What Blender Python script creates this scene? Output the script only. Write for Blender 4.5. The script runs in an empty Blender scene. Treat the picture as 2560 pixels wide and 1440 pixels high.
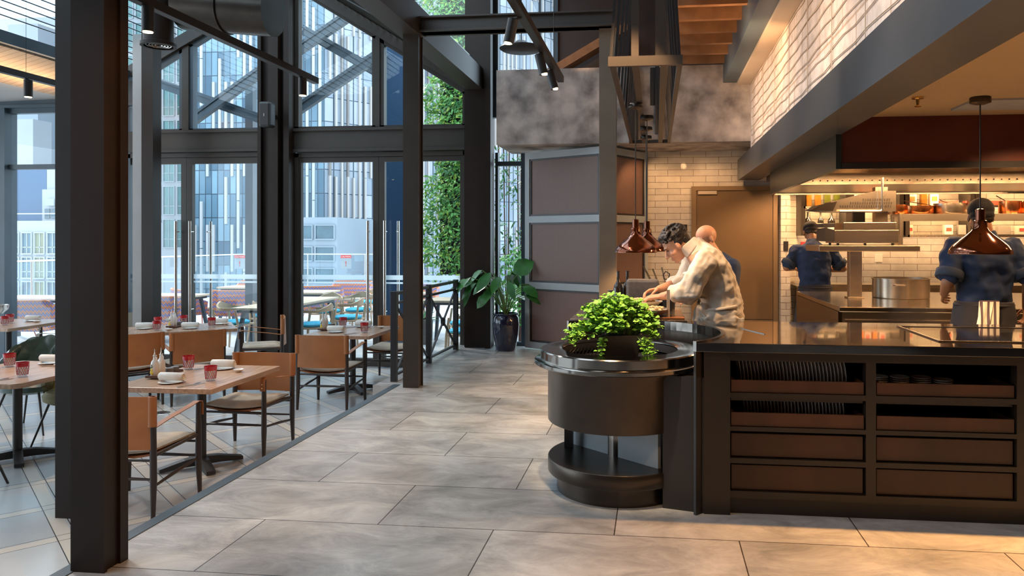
import bpy, bmesh, math, random
from mathutils import Vector, Matrix, Euler
random.seed(7)
C = bpy.context.scene.collection
PI = math.pi
D = -0.33          # dining room and terrace level, below the walkway

# ------------------------------------------------------------------ materials
def mat(name, col, rough=.5, metal=0., noise=0., nscale=8., bump=0., bscale=60., col2=None, spec=None, coat=0., emis=None, estr=0., aniso=False, stretch=None, trans=0.):
    m = bpy.data.materials.new(name); m.use_nodes = True
    nt = m.node_tree; b = nt.nodes['Principled BSDF']
    b.inputs['Base Color'].default_value = (*col, 1); b.inputs['Roughness'].default_value = rough
    b.inputs['Metallic'].default_value = metal
    if spec is not None: b.inputs['Specular IOR Level'].default_value = spec
    if coat: b.inputs['Coat Weight'].default_value = coat; b.inputs['Coat Roughness'].default_value = .08
    if trans: b.inputs['Transmission Weight'].default_value = trans
    if emis: b.inputs['Emission Color'].default_value = (*emis, 1); b.inputs['Emission Strength'].default_value = estr
    tc = None
    if noise or bump:
        tc = nt.nodes.new('ShaderNodeTexCoord'); mp = nt.nodes.new('ShaderNodeMapping')
        nt.links.new(tc.outputs['Object'], mp.inputs['Vector'])
        if stretch: mp.inputs['Scale'].default_value = stretch
    if noise:
        n = nt.nodes.new('ShaderNodeTexNoise'); n.inputs['Scale'].default_value = nscale; n.inputs['Detail'].default_value = 5
        nt.links.new(mp.outputs['Vector'], n.inputs['Vector'])
        r = nt.nodes.new('ShaderNodeValToRGB')
        c2 = col2 or tuple(max(0, c*(1-noise)) for c in col)
        r.color_ramp.elements[0].position = .32; r.color_ramp.elements[1].position = .68
        r.color_ramp.elements[0].color = (*c2, 1); r.color_ramp.elements[1].color = (*col, 1)
        nt.links.new(n.outputs['Fac'], r.inputs['Fac']); nt.links.new(r.outputs['Color'], b.inputs['Base Color'])
    if bump:
        n2 = nt.nodes.new('ShaderNodeTexNoise'); n2.inputs['Scale'].default_value = bscale; n2.inputs['Detail'].default_value = 3
        nt.links.new(mp.outputs['Vector'], n2.inputs['Vector'])
        bp = nt.nodes.new('ShaderNodeBump'); bp.inputs['Strength'].default_value = bump; bp.inputs['Distance'].default_value = .01
        nt.links.new(n2.outputs['Fac'], bp.inputs['Height']); nt.links.new(bp.outputs['Normal'], b.inputs['Normal'])
    return m

def brickmat(name, c1, c2, mortar, bw, bh, ms, offset=.5, axes='xz', shift=(0, 0), rough=.4, bump=.4, nz=.25, nscale=3., metal=0., bias=0., rotz=0., coat=0., bumpn=.0, nst=None, tint=None):
    m = bpy.data.materials.new(name); m.use_nodes = True
    nt = m.node_tree; b = nt.nodes['Principled BSDF']; L = nt.links.new
    tc = nt.nodes.new('ShaderNodeTexCoord'); sp = nt.nodes.new('ShaderNodeSeparateXYZ'); cb = nt.nodes.new('ShaderNodeCombineXYZ')
    rot = nt.nodes.new('ShaderNodeMapping'); rot.inputs['Rotation'].default_value = (0, 0, rotz)
    L(tc.outputs['Object'], rot.inputs['Vector']); L(rot.outputs['Vector'], sp.inputs['Vector'])
    idx = {'x': 0, 'y': 1, 'z': 2}
    for k in (0, 1):
        a = nt.nodes.new('ShaderNodeMath'); a.operation = 'ADD'; a.inputs[1].default_value = shift[k]+100*(bw if k == 0 else bh)*2
        L(sp.outputs[idx[axes[k]]], a.inputs[0]); L(a.outputs[0], cb.inputs[k])
    br = nt.nodes.new('ShaderNodeTexBrick'); br.offset = offset; br.inputs['Scale'].default_value = 1
    br.inputs['Brick Width'].default_value = bw; br.inputs['Row Height'].default_value = bh; br.inputs['Mortar Size'].default_value = ms
    br.inputs['Mortar Smooth'].default_value = .1; br.inputs['Bias'].default_value = bias
    br.inputs['Color1'].default_value = (*c1, 1); br.inputs['Color2'].default_value = (*c2, 1); br.inputs['Mortar'].default_value = (*mortar, 1)
    L(cb.outputs[0], br.inputs['Vector'])
    n = nt.nodes.new('ShaderNodeTexNoise'); n.inputs['Scale'].default_value = nscale; n.inputs['Detail'].default_value = 7; n.inputs['Roughness'].default_value = .62
    if nst:
        nm = nt.nodes.new('ShaderNodeMapping'); nm.inputs['Scale'].default_value = nst; L(tc.outputs['Object'], nm.inputs[0]); L(nm.outputs[0], n.inputs['Vector']); n.inputs['Detail'].default_value = 12; n.inputs['Roughness'].default_value = .68; n.inputs['Distortion'].default_value = .6
    else: L(tc.outputs['Object'], n.inputs['Vector'])
    mr = nt.nodes.new('ShaderNodeMapRange'); mr.inputs[1].default_value = .3; mr.inputs[2].default_value = .7; mr.inputs[3].default_value = 1-nz; mr.inputs[4].default_value = 1+nz
    L(n.outputs['Fac'], mr.inputs[0])
    mx = nt.nodes.new('ShaderNodeVectorMath'); mx.operation = 'SCALE'
    L(br.outputs['Color'], mx.inputs[0]); L(mr.outputs[0], mx.inputs['Scale'])
    if tint:
        n9 = nt.nodes.new('ShaderNodeTexNoise'); n9.inputs['Scale'].default_value = .9; n9.inputs['Detail'].default_value = 4; L(tc.outputs['Object'], n9.inputs[0])
        tm = nt.nodes.new('ShaderNodeMixRGB'); tm.inputs[1].default_value = (1, 1, 1, 1); tm.inputs[2].default_value = (*tint, 1); L(n9.outputs['Fac'], tm.inputs[0])
        ml = nt.nodes.new('ShaderNodeVectorMath'); ml.operation = 'MULTIPLY'; L(mx.outputs[0], ml.inputs[0]); L(tm.outputs[0], ml.inputs[1]); L(ml.outputs[0], b.inputs['Base Color'])
    else: L(mx.outputs[0], b.inputs['Base Color'])
    b.inputs['Roughness'].default_value = rough; b.inputs['Metallic'].default_value = metal
    if coat: b.inputs['Coat Weight'].default_value = coat
    bp = nt.nodes.new('ShaderNodeBump'); bp.inputs['Strength'].default_value = bump; bp.inputs['Distance'].default_value = .004; bp.invert = True
    L(br.outputs['Fac'], bp.inputs['Height'])
    if bumpn:
        b2 = nt.nodes.new('ShaderNodeBump'); b2.inputs['Strength'].default_value = bumpn; b2.inputs['Distance'].default_value = .02
        L(n.outputs['Fac'], b2.inputs['Height']); L(bp.outputs['Normal'], b2.inputs['Normal']); L(b2.outputs['Normal'], b.inputs['Normal'])
    else: L(bp.outputs['Normal'], b.inputs['Normal'])
    return m

def glassmat(name, tint=(.93, .97, .98), ior=1.45, rough=0., base=0.):
    m = bpy.data.materials.new(name); m.use_nodes = True; nt = m.node_tree
    nt.nodes.clear(); L = nt.links.new
    o = nt.nodes.new('ShaderNodeOutputMaterial'); mx = nt.nodes.new('ShaderNodeMixShader')
    t = nt.nodes.new('ShaderNodeBsdfTransparent'); t.inputs[0].default_value = (*tint, 1)
    g = nt.nodes.new('ShaderNodeBsdfGlossy'); g.inputs['Roughness'].default_value = rough
    f = nt.nodes.new('ShaderNodeFresnel'); ge = nt.nodes.new('ShaderNodeNewGeometry')
    mi = nt.nodes.new('ShaderNodeMapRange'); mi.inputs[3].default_value = ior; mi.inputs[4].default_value = 1/ior
    L(ge.outputs['Backfacing'], mi.inputs[0]); L(mi.outputs[0], f.inputs[0])
    if base:
        a = nt.nodes.new('ShaderNodeMath'); a.operation = 'ADD'; a.inputs[1].default_value = base; L(f.outputs[0], a.inputs[0]); L(a.outputs[0], mx.inputs[0])
    else: L(f.outputs[0], mx.inputs[0])
    L(t.outputs[0], mx.inputs[1]); L(g.outputs[0], mx.inputs[2]); L(mx.outputs[0], o.inputs[0])
    return m

def frostmat(name):
    m = bpy.data.materials.new(name); m.use_nodes = True; nt = m.node_tree; nt.nodes.clear(); L = nt.links.new
    o = nt.nodes.new('ShaderNodeOutputMaterial'); mx = nt.nodes.new('ShaderNodeMixShader'); mx.inputs[0].default_value = .62
    t = nt.nodes.new('ShaderNodeBsdfTransparent'); g = nt.nodes.new('ShaderNodeBsdfTranslucent'); g.inputs[0].default_value = (.85, .93, .97, 1)
    L(t.outputs[0], mx.inputs[1]); L(g.outputs[0], mx.inputs[2]); L(mx.outputs[0], o.inputs[0]); return m

M = {}
M['steel'] = mat('dark painted steel', (.024, .014, .009), .48, .0, .25, 3, .05, 180, spec=.3)
M['steelg'] = mat('grey painted steel', (.055, .044, .035), .45, .0, .2, 2.5, .04, 150)
M['steelb'] = mat('blue grey painted steel', (.062, .092, .118), .38, .0, .25, 2)
M['black'] = mat('black metal', (.022, .02, .02), .38)
M['iron'] = mat('wrought black iron', (.03, .032, .036), .42, .1)
M['colk'] = mat('steel tinted golden as lamplit', (.21, .165, .12), .5, 0, .3, 2)  # golden lamplight on the column is put into this tint
M['lightgrey'] = mat('light grey render', (.42, .41, .40), .7, 0, .1, 3)
M['glass'] = glassmat('clear window glass', (.93, .97, .985))
M['frost'] = frostmat('frosted glass film')
M['chrome'] = mat('brushed stainless rod', (.62, .58, .54), .22, 1.)
M['inox'] = mat('brushed stainless steel', (.60, .53, .43), .27, 1., .12, 3, .03, 60, stretch=(1, 1, 30))
M['inoxs'] = mat('worn stainless worktop', (.62, .56, .46), .16, 1., .15, 5)
M['gun'] = mat('gunmetal drum', (.085, .070, .058), .30, .85, .3, 4, .03, 90)
M['gunp'] = mat('polished gunmetal ring', (.30, .27, .24), .14, 1., .15, 3)
M['stone_top'] = mat('polished black stone', (.012, .011, .010), .035, 0, .4, 9, spec=.9, coat=.6)
M['cab'] = mat('dark stained cabinet frame', (.022, .015, .010), .4, 0, .3, 6)
M['walnut'] = mat('reddish dark walnut', (.050, .016, .006), .38, 0, .6, 3.5, stretch=(1, 1, .35))
M['tray'] = mat('stained timber tray', (.085, .030, .011), .42, 0, .5, 5, stretch=(1, 1, .3))
M['table'] = mat('oiled oak tabletop', (.56, .35, .23), .26, 0, .35, 5, .05, 120, stretch=(9, .7, 9))
M['leather'] = mat('tan saddle leather', (.44, .165, .052), .42, 0, .25, 5, .12, 260)
M['leatherg'] = mat('olive grey leather', (.26, .235, .18), .45, 0, .25, 5, .12, 260)
M['cushion'] = mat('oatmeal wool seat pad', (.55, .47, .37), .85, 0, .2, 14, .3, 220)
M['cushiong'] = mat('grey wool seat pad', (.50, .53, .50), .85, 0, .2, 14, .3, 220)
M['wooddark'] = mat('dark brown turned wood', (.045, .030, .024), .4, 0, .4, 7, stretch=(1, 1, .2))
M['brass'] = mat('polished brass', (.85, .58, .22), .22, 1.)
M['teak'] = mat('pale teak', (.58, .40, .25), .5, 0, .25, 6, stretch=(1, 1, .3))
M['teaktop'] = mat('bleached teak tabletop', (.66, .53, .38), .5, 0, .2, 5, stretch=(6, .6, 6))
M['turq'] = mat('turquoise canvas', (.035, .42, .62), .8, 0, .1, 20)
M['redm'] = mat('red enamelled wire', (.62, .10, .07), .4)
M['white'] = mat('white glazed ceramic', (.78, .74, .68), .25, 0, .06, 9)
M['napkin'] = mat('white cotton napkin', (.80, .77, .71), .9, 0, .1, 20, .3, 120)
M['ruby'] = mat('ruby overlay glass', (.48, .008, .02), .08, coat=.6)
M['crystal'] = glassmat('clear crystal', (.90, .88, .90), 1.5, .15, .28)
M['cutlery'] = mat('steel cutlery', (.55, .55, .56), .18, 1.)
M['trayd'] = mat('dark wooden condiment tray', (.12, .05, .03), .4, 0, .3, 8)
M['greybox'] = mat('grey stone spice box', (.16, .15, .15), .6, 0, .3, 30)
M['tub_g'] = mat('bottle green quilted leather', (.045, .075, .06), .28, 0, .3, 6, coat=.3)
M['tub_o'] = mat('olive velvet', (.21, .19, .085), .75, 0, .3, 9)
M['copper'] = mat('copper glaze lamp shade', (.20, .048, .012), .12, .75, .2, 3, coat=.5)
M['copperpan'] = mat('polished copper pan', (.78, .30, .11), .2, 1.)
M['lampin'] = mat('pale lamp lining', (.85, .7, .5), .4, .3)
M['bulb'] = mat('lit warm bulb', (1, .8, .5), .4, emis=(1, .62, .28), estr=25)
M['spotlit'] = mat('lit spot lens', (1, .8, .5), .4, emis=(1, .66, .34), estr=14)
M['plaster'] = mat('mottled grey concrete plaster', (.52, .46, .42), .75, 0, .6, 3.6, .25, 30, col2=(.11, .092, .085))
M['ceil'] = mat('ceiling tinted as lamplit', (.62, .42, .22), .75, 0, .08, 1)  # boosted warm tone stands in for lamp glow on the ceiling
M['hoodred'] = mat('oxblood hood cladding', (.14, .024, .010), .5, 0, .35, 2)
M['hoodd'] = mat('dark steel hood', (.018, .032, .030), .30, .2, .2, 2)
M['beam_b'] = mat('blue grey steel beam', (.075, .082, .092), .38, .2, .35, 1.2)
M['timber'] = brickmat('timber boarded soffit', (.50, .38, .27), (.42, .31, .22), (.2, .13, .08), .11, 3., .004, 0, 'yx', rough=.6, nz=.1)
M['rust'] = mat('rust brown joist', (.24, .115, .05), .6, 0, .35, 6)
M['brown'] = mat('dark brown wall cladding', (.045, .02, .013), .5, 0, .4, 1.2)
M['doorp'] = mat('brown door leaf', (.16, .095, .042), .5, 0, .08, 2)
M['doorf'] = mat('brown metal door frame', (.22, .14, .07), .4, 0, .08, 2)
M['meshp'] = None
M['panelframe'] = mat('pale blue grey frame', (.36, .40, .42), .45, 0, .12, 2)
M['subway'] = brickmat('cream glazed brick tile', (.66, .60, .51), (.60, .54, .46), (.20, .15, .11), .333, .0826, .003, .5, 'xz', (0, .03), .28, .6, .1, 9, coat=.05, bumpn=.25)
M['subwayx'] = brickmat('cream glazed brick tile on return', (.66, .60, .51), (.60, .54, .46), (.20, .15, .11), .333, .0826, .003, .5, 'yz', (0, .03), .28, .6, .1, 9)
M['stonewall'] = brickmat('pale split stone with wire mesh', (.66, .58, .52), (.58, .50, .45), (.45, .33, .24), .62, .34, .008, .5, 'yz', (0, .0), .7, .8, .25, 7, bumpn=.8)
M['cove'] = mat('ochre render', (.75, .42, .16), .8, 0, .15, 6)
M['beamlight'] = mat('beige painted beam', (.50, .40, .30), .55, 0, .1, 2)
M['skin'] = mat('light skin', (.66, .34, .21), .5, 0, .12, 20)
M['skind'] = mat('brown skin', (.36, .17, .09), .5, 0, .12, 20)
M['hair'] = mat('dark brown hair', (.02, .012, .008), .5, 0, .5, 60, .8, 90)
M['cap'] = mat('black cloth cap', (.009, .008, .010), .85, 0, .3, 40)
M['chefw'] = mat('cream cotton chef jacket', (.76, .67, .55), .85, 0, .06, 8, .3, 30)
M['apronw'] = mat('off white apron', (.72, .63, .51), .85, 0, .06, 8, .5, 8)
M['denim'] = mat('navy denim work shirt', (.013, .034, .095), .85, 0, .3, 9, .5, 10)
M['denimd'] = mat('slate blue cuff', (.030, .048, .085), .85, 0, .2, 20)
M['apronb'] = mat('black apron cloth', (.022, .022, .030), .85, 0, .3, 9, .4, 10)
M['trous'] = mat('black trousers', (.016, .015, .016), .85)
M['leaf1'] = mat('fresh mint leaf', (.40, .70, .09), .45, 0, .45, 22, col2=(.20, .48, .05))
M['leaf2'] = mat('wall plant leaf', (.20, .54, .10), .45, 0, .8, 5, col2=(.03, .17, .04))
M['leaf2y'] = mat('lime wall plant leaf', (.42, .62, .08), .45, 0, .3, 9)
M['leaf3'] = mat('glossy dark leaf', (.045, .22, .04), .3, 0, .5, 8)
M['stem'] = mat('green stem', (.12, .22, .05), .6)
M['pot'] = mat('dark blue glazed pot', (.014, .018, .05), .12, 0, .3, 5, coat=.6)
M['potd'] = mat('black planter', (.02, .018, .017), .35)
M['soil'] = mat('soil', (.03, .02, .014), .95)
M['terr'] = brickmat('pale terrace paving', (.5, .5, .49), (.45, .45, .44), (.42, .42, .42), .8, .8, .006, 0, 'xy', rough=.7, nz=.08, nscale=2)
M['wface'] = mat('white painted facade', (.36, .37, .39), .75, 0, .06, .6)
M['gface'] = mat('grey rendered facade', (.27, .31, .35), .75, 0, .1, .3)
M['bluebox'] = mat('slate blue facade', (.035, .095, .19), .35, 0, .15, .2)
M['fwin'] = mat('facade window glass', (.06, .13, .17), .06, .0, .5, .9, spec=.9)
M['fwing'] = mat('green facade window glass', (.05, .19, .19), .08, .0, .45, .8, spec=.9)
M['fwiny'] = mat('window with drawn blinds', (.20, .20, .12), .2, .0, .2, .8)
M['fin'] = mat('white tower fin', (.44, .44, .44), .6)
M['finc'] = mat('cream tower fin', (.42, .38, .35), .6)
M['ledw'] = mat('warm strip light', (1, .8, .5), .4, emis=(1, .62, .28), estr=6)
M['signr'] = mat('red sign', (.7, .03, .03), .5)
M['amber'] = mat('amber preserve', (.32, .13, .02), .2, 0, .4, 20)
M['olive'] = mat('olive oil glass', (.11, .13, .02), .12, 0, .3, 20)
M['bottled'] = mat('dark bottle glass', (.02, .016, .012), .08, coat=.5)
M['label'] = mat('cream paper label', (.75, .68, .55), .7)
M['paper'] = mat('white paper bag', (.80, .70, .58), .8, 0, .1, 12)
M['redink'] = mat('red print', (.60, .08, .05), .6)
M['orangeb'] = mat('orange packet', (.75, .22, .05), .5)
M['greyb'] = mat('grey tub', (.35, .32, .28), .5)
M['yolive'] = mat('painted lemon', (.75, .52, .03), .4)
M['inkd'] = mat('dark olive ink', (.07, .10, .03), .5)
M['studlight'] = mat('cream switch plate', (.75, .7, .6), .5)
M['towel'] = brickmat('striped kitchen towel', (.78, .72, .62), (.78, .72, .62), (.10, .07, .09), .045, 10, .008, 0, 'xz', rough=.9, nz=.05)
M['foodp'] = mat('plated cream food', (.80, .66, .42), .7, 0, .5, 45, .6, 60, col2=(.45, .33, .14))
M['flag'] = mat('terracotta worktop', (.42, .16, .06), .25, 0, .4, 9)

def weave():
    m = bpy.data.materials.new('orange and violet zigzag weave'); m.use_nodes = True; nt = m.node_tree; L = nt.links.new
    b = nt.nodes['Principled BSDF']; b.inputs['Roughness'].default_value = .8
    tc = nt.nodes.new('ShaderNodeTexCoord'); w = nt.nodes.new('ShaderNodeTexWave'); w.bands_direction = 'Z'
    mp = nt.nodes.new('ShaderNodeMapping'); mp.inputs['Scale'].default_value = (1, 1, 1)
    L(tc.outputs['Object'], mp.inputs[0])
    sp = nt.nodes.new('ShaderNodeSeparateXYZ'); L(mp.outputs[0], sp.inputs[0])
    ad = nt.nodes.new('ShaderNodeMath'); ad.operation = 'ADD'; L(sp.outputs[0], ad.inputs[0]); L(sp.outputs[1], ad.inputs[1])
    pp = nt.nodes.new('ShaderNodeMath'); pp.operation = 'PINGPONG'; pp.inputs[1].default_value = .035; L(ad.outputs[0], pp.inputs[0])
    a2 = nt.nodes.new('ShaderNodeMath'); a2.operation = 'ADD'; L(sp.outputs[2], a2.inputs[0]); L(pp.outputs[0], a2.inputs[1])
    fr = nt.nodes.new('ShaderNodeMath'); fr.operation = 'PINGPONG'; fr.inputs[1].default_value = .045; L(a2.outputs[0], fr.inputs[0])
    gt = nt.nodes.new('ShaderNodeMath'); gt.operation = 'GREATER_THAN'; gt.inputs[1].default_value = .021; L(fr.outputs[0], gt.inputs[0])
    n = nt.nodes.new('ShaderNodeTexWave'); n.bands_direction = 'DIAGONAL'; n.inputs['Scale'].default_value = 14; L(tc.outputs['Object'], n.inputs[0])
    mx = nt.nodes.new('ShaderNodeMixRGB'); mx.inputs[1].default_value = (.78, .24, .07, 1); mx.inputs[2].default_value = (.16, .17, .48, 1); L(gt.outputs[0], mx.inputs[0])
    m2 = nt.nodes.new('ShaderNodeMixRGB'); m2.inputs[2].default_value = (.80, .52, .38, 1); L(mx.outputs[0], m2.inputs[1])
    ml = nt.nodes.new('ShaderNodeMath'); ml.operation = 'MULTIPLY'; ml.inputs[1].default_value = .45; L(n.outputs['Fac'], ml.inputs[0]); L(ml.outputs[0], m2.inputs[0])
    L(m2.outputs[0], b.inputs['Base Color']); return m
M['weave'] = weave()

def expanded():   # expanded-metal screen: fine diamond holes with a dark board behind
    m = bpy.data.materials.new('expanded metal mesh'); m.use_nodes = True; nt = m.node_tree; L = nt.links.new
    b = nt.nodes['Principled BSDF']; b.inputs['Roughness'].default_value = .45
    tc = nt.nodes.new('ShaderNodeTexCoord'); sp = nt.nodes.new('ShaderNodeSeparateXYZ'); L(tc.outputs['Object'], sp.inputs[0])
    outs = []
    for sgn in (1, -1):
        a = nt.nodes.new('ShaderNodeMath'); a.operation = 'MULTIPLY_ADD'; a.inputs[1].default_value = sgn*.55
        L(sp.outputs[0], a.inputs[0]); L(sp.outputs[2], a.inputs[2])
        p = nt.nodes.new('ShaderNodeMath'); p.operation = 'PINGPONG'; p.inputs[1].default_value = .0080; L(a.outputs[0], p.inputs[0])
        g = nt.nodes.new('ShaderNodeMath'); g.operation = 'LESS_THAN'; g.inputs[1].default_value = .0026; L(p.outputs[0], g.inputs[0]); outs.append(g)
    mxm = nt.nodes.new('ShaderNodeMath'); mxm.operation = 'MAXIMUM'; L(outs[0].outputs[0], mxm.inputs[0]); L(outs[1].outputs[0], mxm.inputs[1])
    mx = nt.nodes.new('ShaderNodeMixRGB'); mx.inputs[1].default_value = (.040, .016, .011, 1); mx.inputs[2].default_value = (.28, .17, .14, 1)
    L(mxm.outputs[0], mx.inputs[0]); L(mx.outputs[0], b.inputs['Base Color'])
    bp = nt.nodes.new('ShaderNodeBump'); bp.inputs['Strength'].default_value = .6; bp.inputs['Distance'].default_value = .004
    L(mxm.outputs[0], bp.inputs['Height']); L(bp.outputs['Normal'], b.inputs['Normal']); return m
M['meshp'] = expanded()

def diningfloor():
    m = bpy.data.materials.new('dining floor of grey slabs with pale border strips'); m.use_nodes = True; nt = m.node_tree; L = nt.links.new
    b = nt.nodes['Principled BSDF']; b.inputs['Roughness'].default_value = .22
    tc = nt.nodes.new('ShaderNodeTexCoord'); rot = nt.nodes.new('ShaderNodeMapping'); rot.inputs['Rotation'].default_value = (0, 0, -.84)
    L(tc.outputs['Object'], rot.inputs[0]); sp = nt.nodes.new('ShaderNodeSeparateXYZ'); L(rot.outputs[0], sp.inputs[0])
    def fold(o, period):
        a = nt.nodes.new('ShaderNodeMath'); a.operation = 'ADD'; a.inputs[1].default_value = 100*period; L(o, a.inputs[0])
        md = nt.nodes.new('ShaderNodeMath'); md.operation = 'MODULO'; md.inputs[1].default_value = period; L(a.outputs[0], md.inputs[0]); return md.outputs[0]
    def lt(o, v, op='LESS_THAN'):
        g = nt.nodes.new('ShaderNodeMath'); g.operation = op; g.inputs[1].default_value = v; L(o, g.inputs[0]); return g.outputs[0]
    def mxx(a, c, op='MAXIMUM'):
        g = nt.nodes.new('ShaderNodeMath'); g.operation = op; L(a, g.inputs[0]); L(c, g.inputs[1]); return g.outputs[0]
    u = fold(sp.outputs[0], .66); v = fold(sp.outputs[1], .66)
    strip = mxx(lt(u, .085), lt(v, .085))
    def line(o, at):
        s = nt.nodes.new('ShaderNodeMath'); s.operation = 'SUBTRACT'; s.inputs[1].default_value = at; L(o, s.inputs[0])
        ab = nt.nodes.new('ShaderNodeMath'); ab.operation = 'ABSOLUTE'; L(s.outputs[0], ab.inputs[0]); return lt(ab.outputs[0], .0028)
    jl = mxx(mxx(line(u, .003), line(u, .10)), mxx(line(v, .003), line(v, .10)))
    n = nt.nodes.new('ShaderNodeTexNoise'); n.inputs['Scale'].default_value = 3.2; n.inputs['Detail'].default_value = 12; n.inputs['Roughness'].default_value = .7; L(tc.outputs['Object'], n.inputs[0])
    w = nt.nodes.new('ShaderNodeTexWhiteNoise')
    fl = nt.nodes.new('ShaderNodeVectorMath'); fl.operation = 'SNAP'; fl.inputs[1].default_value = (.66, .66, 10); L(rot.outputs[0], fl.inputs[0]); L(fl.outputs[0], w.inputs[0])
    r = nt.nodes.new('ShaderNodeMixRGB'); r.inputs[1].default_value = (.34, .37, .385, 1); r.inputs[2].default_value = (.54, .54, .53, 1)
    a3 = nt.nodes.new('ShaderNodeMath'); a3.operation = 'MULTIPLY_ADD'; a3.inputs[1].default_value = .5; L(w.outputs[0], a3.inputs[0])
    h = nt.nodes.new('ShaderNodeMath'); h.operation = 'MULTIPLY'; h.inputs[1].default_value = .7; L(n.outputs['Fac'], h.inputs[0]); L(h.outputs[0], a3.inputs[2]); L(a3.outputs[0], r.inputs[0])
    s1 = nt.nodes.new('ShaderNodeMixRGB'); s1.inputs[2].default_value = (.60, .55, .48, 1); L(strip, s1.inputs[0]); L(r.outputs[0], s1.inputs[1])
    s2 = nt.nodes.new('ShaderNodeMixRGB'); s2.inputs[2].default_value = (.06, .06, .06, 1); L(jl, s2.inputs[0]); L(s1.outputs[0], s2.inputs[1])
    L(s2.outputs[0], b.inputs['Base Color']); return m
M['dfloor'] = diningfloor()
M['floor'] = brickmat('large grey stone floor tiles', (.43, .45, .46), (.34, .36, .37), (.07, .06, .055), 1.2, .605, .0032, .5, 'xy', (.80, -.02), .24, .3, .40, 2.6, bumpn=.35, nst=(1, 1.6, 1), tint=(1.03, .985, .95))
# the rows run along X, each 0.6 m deep
def towermat(name, ca, cb2, bw, bh, axes):
    return brickmat(name, ca, cb2, (.035, .06, .085), bw, bh, .030, 0, axes, (0, 0), .25, .3, .25, .12)
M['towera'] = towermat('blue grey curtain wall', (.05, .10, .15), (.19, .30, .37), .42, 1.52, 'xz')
M['towerb'] = towermat('pale curtain wall', (.19, .23, .28), (.36, .38, .41), .42, 1.52, 'xz')

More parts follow.
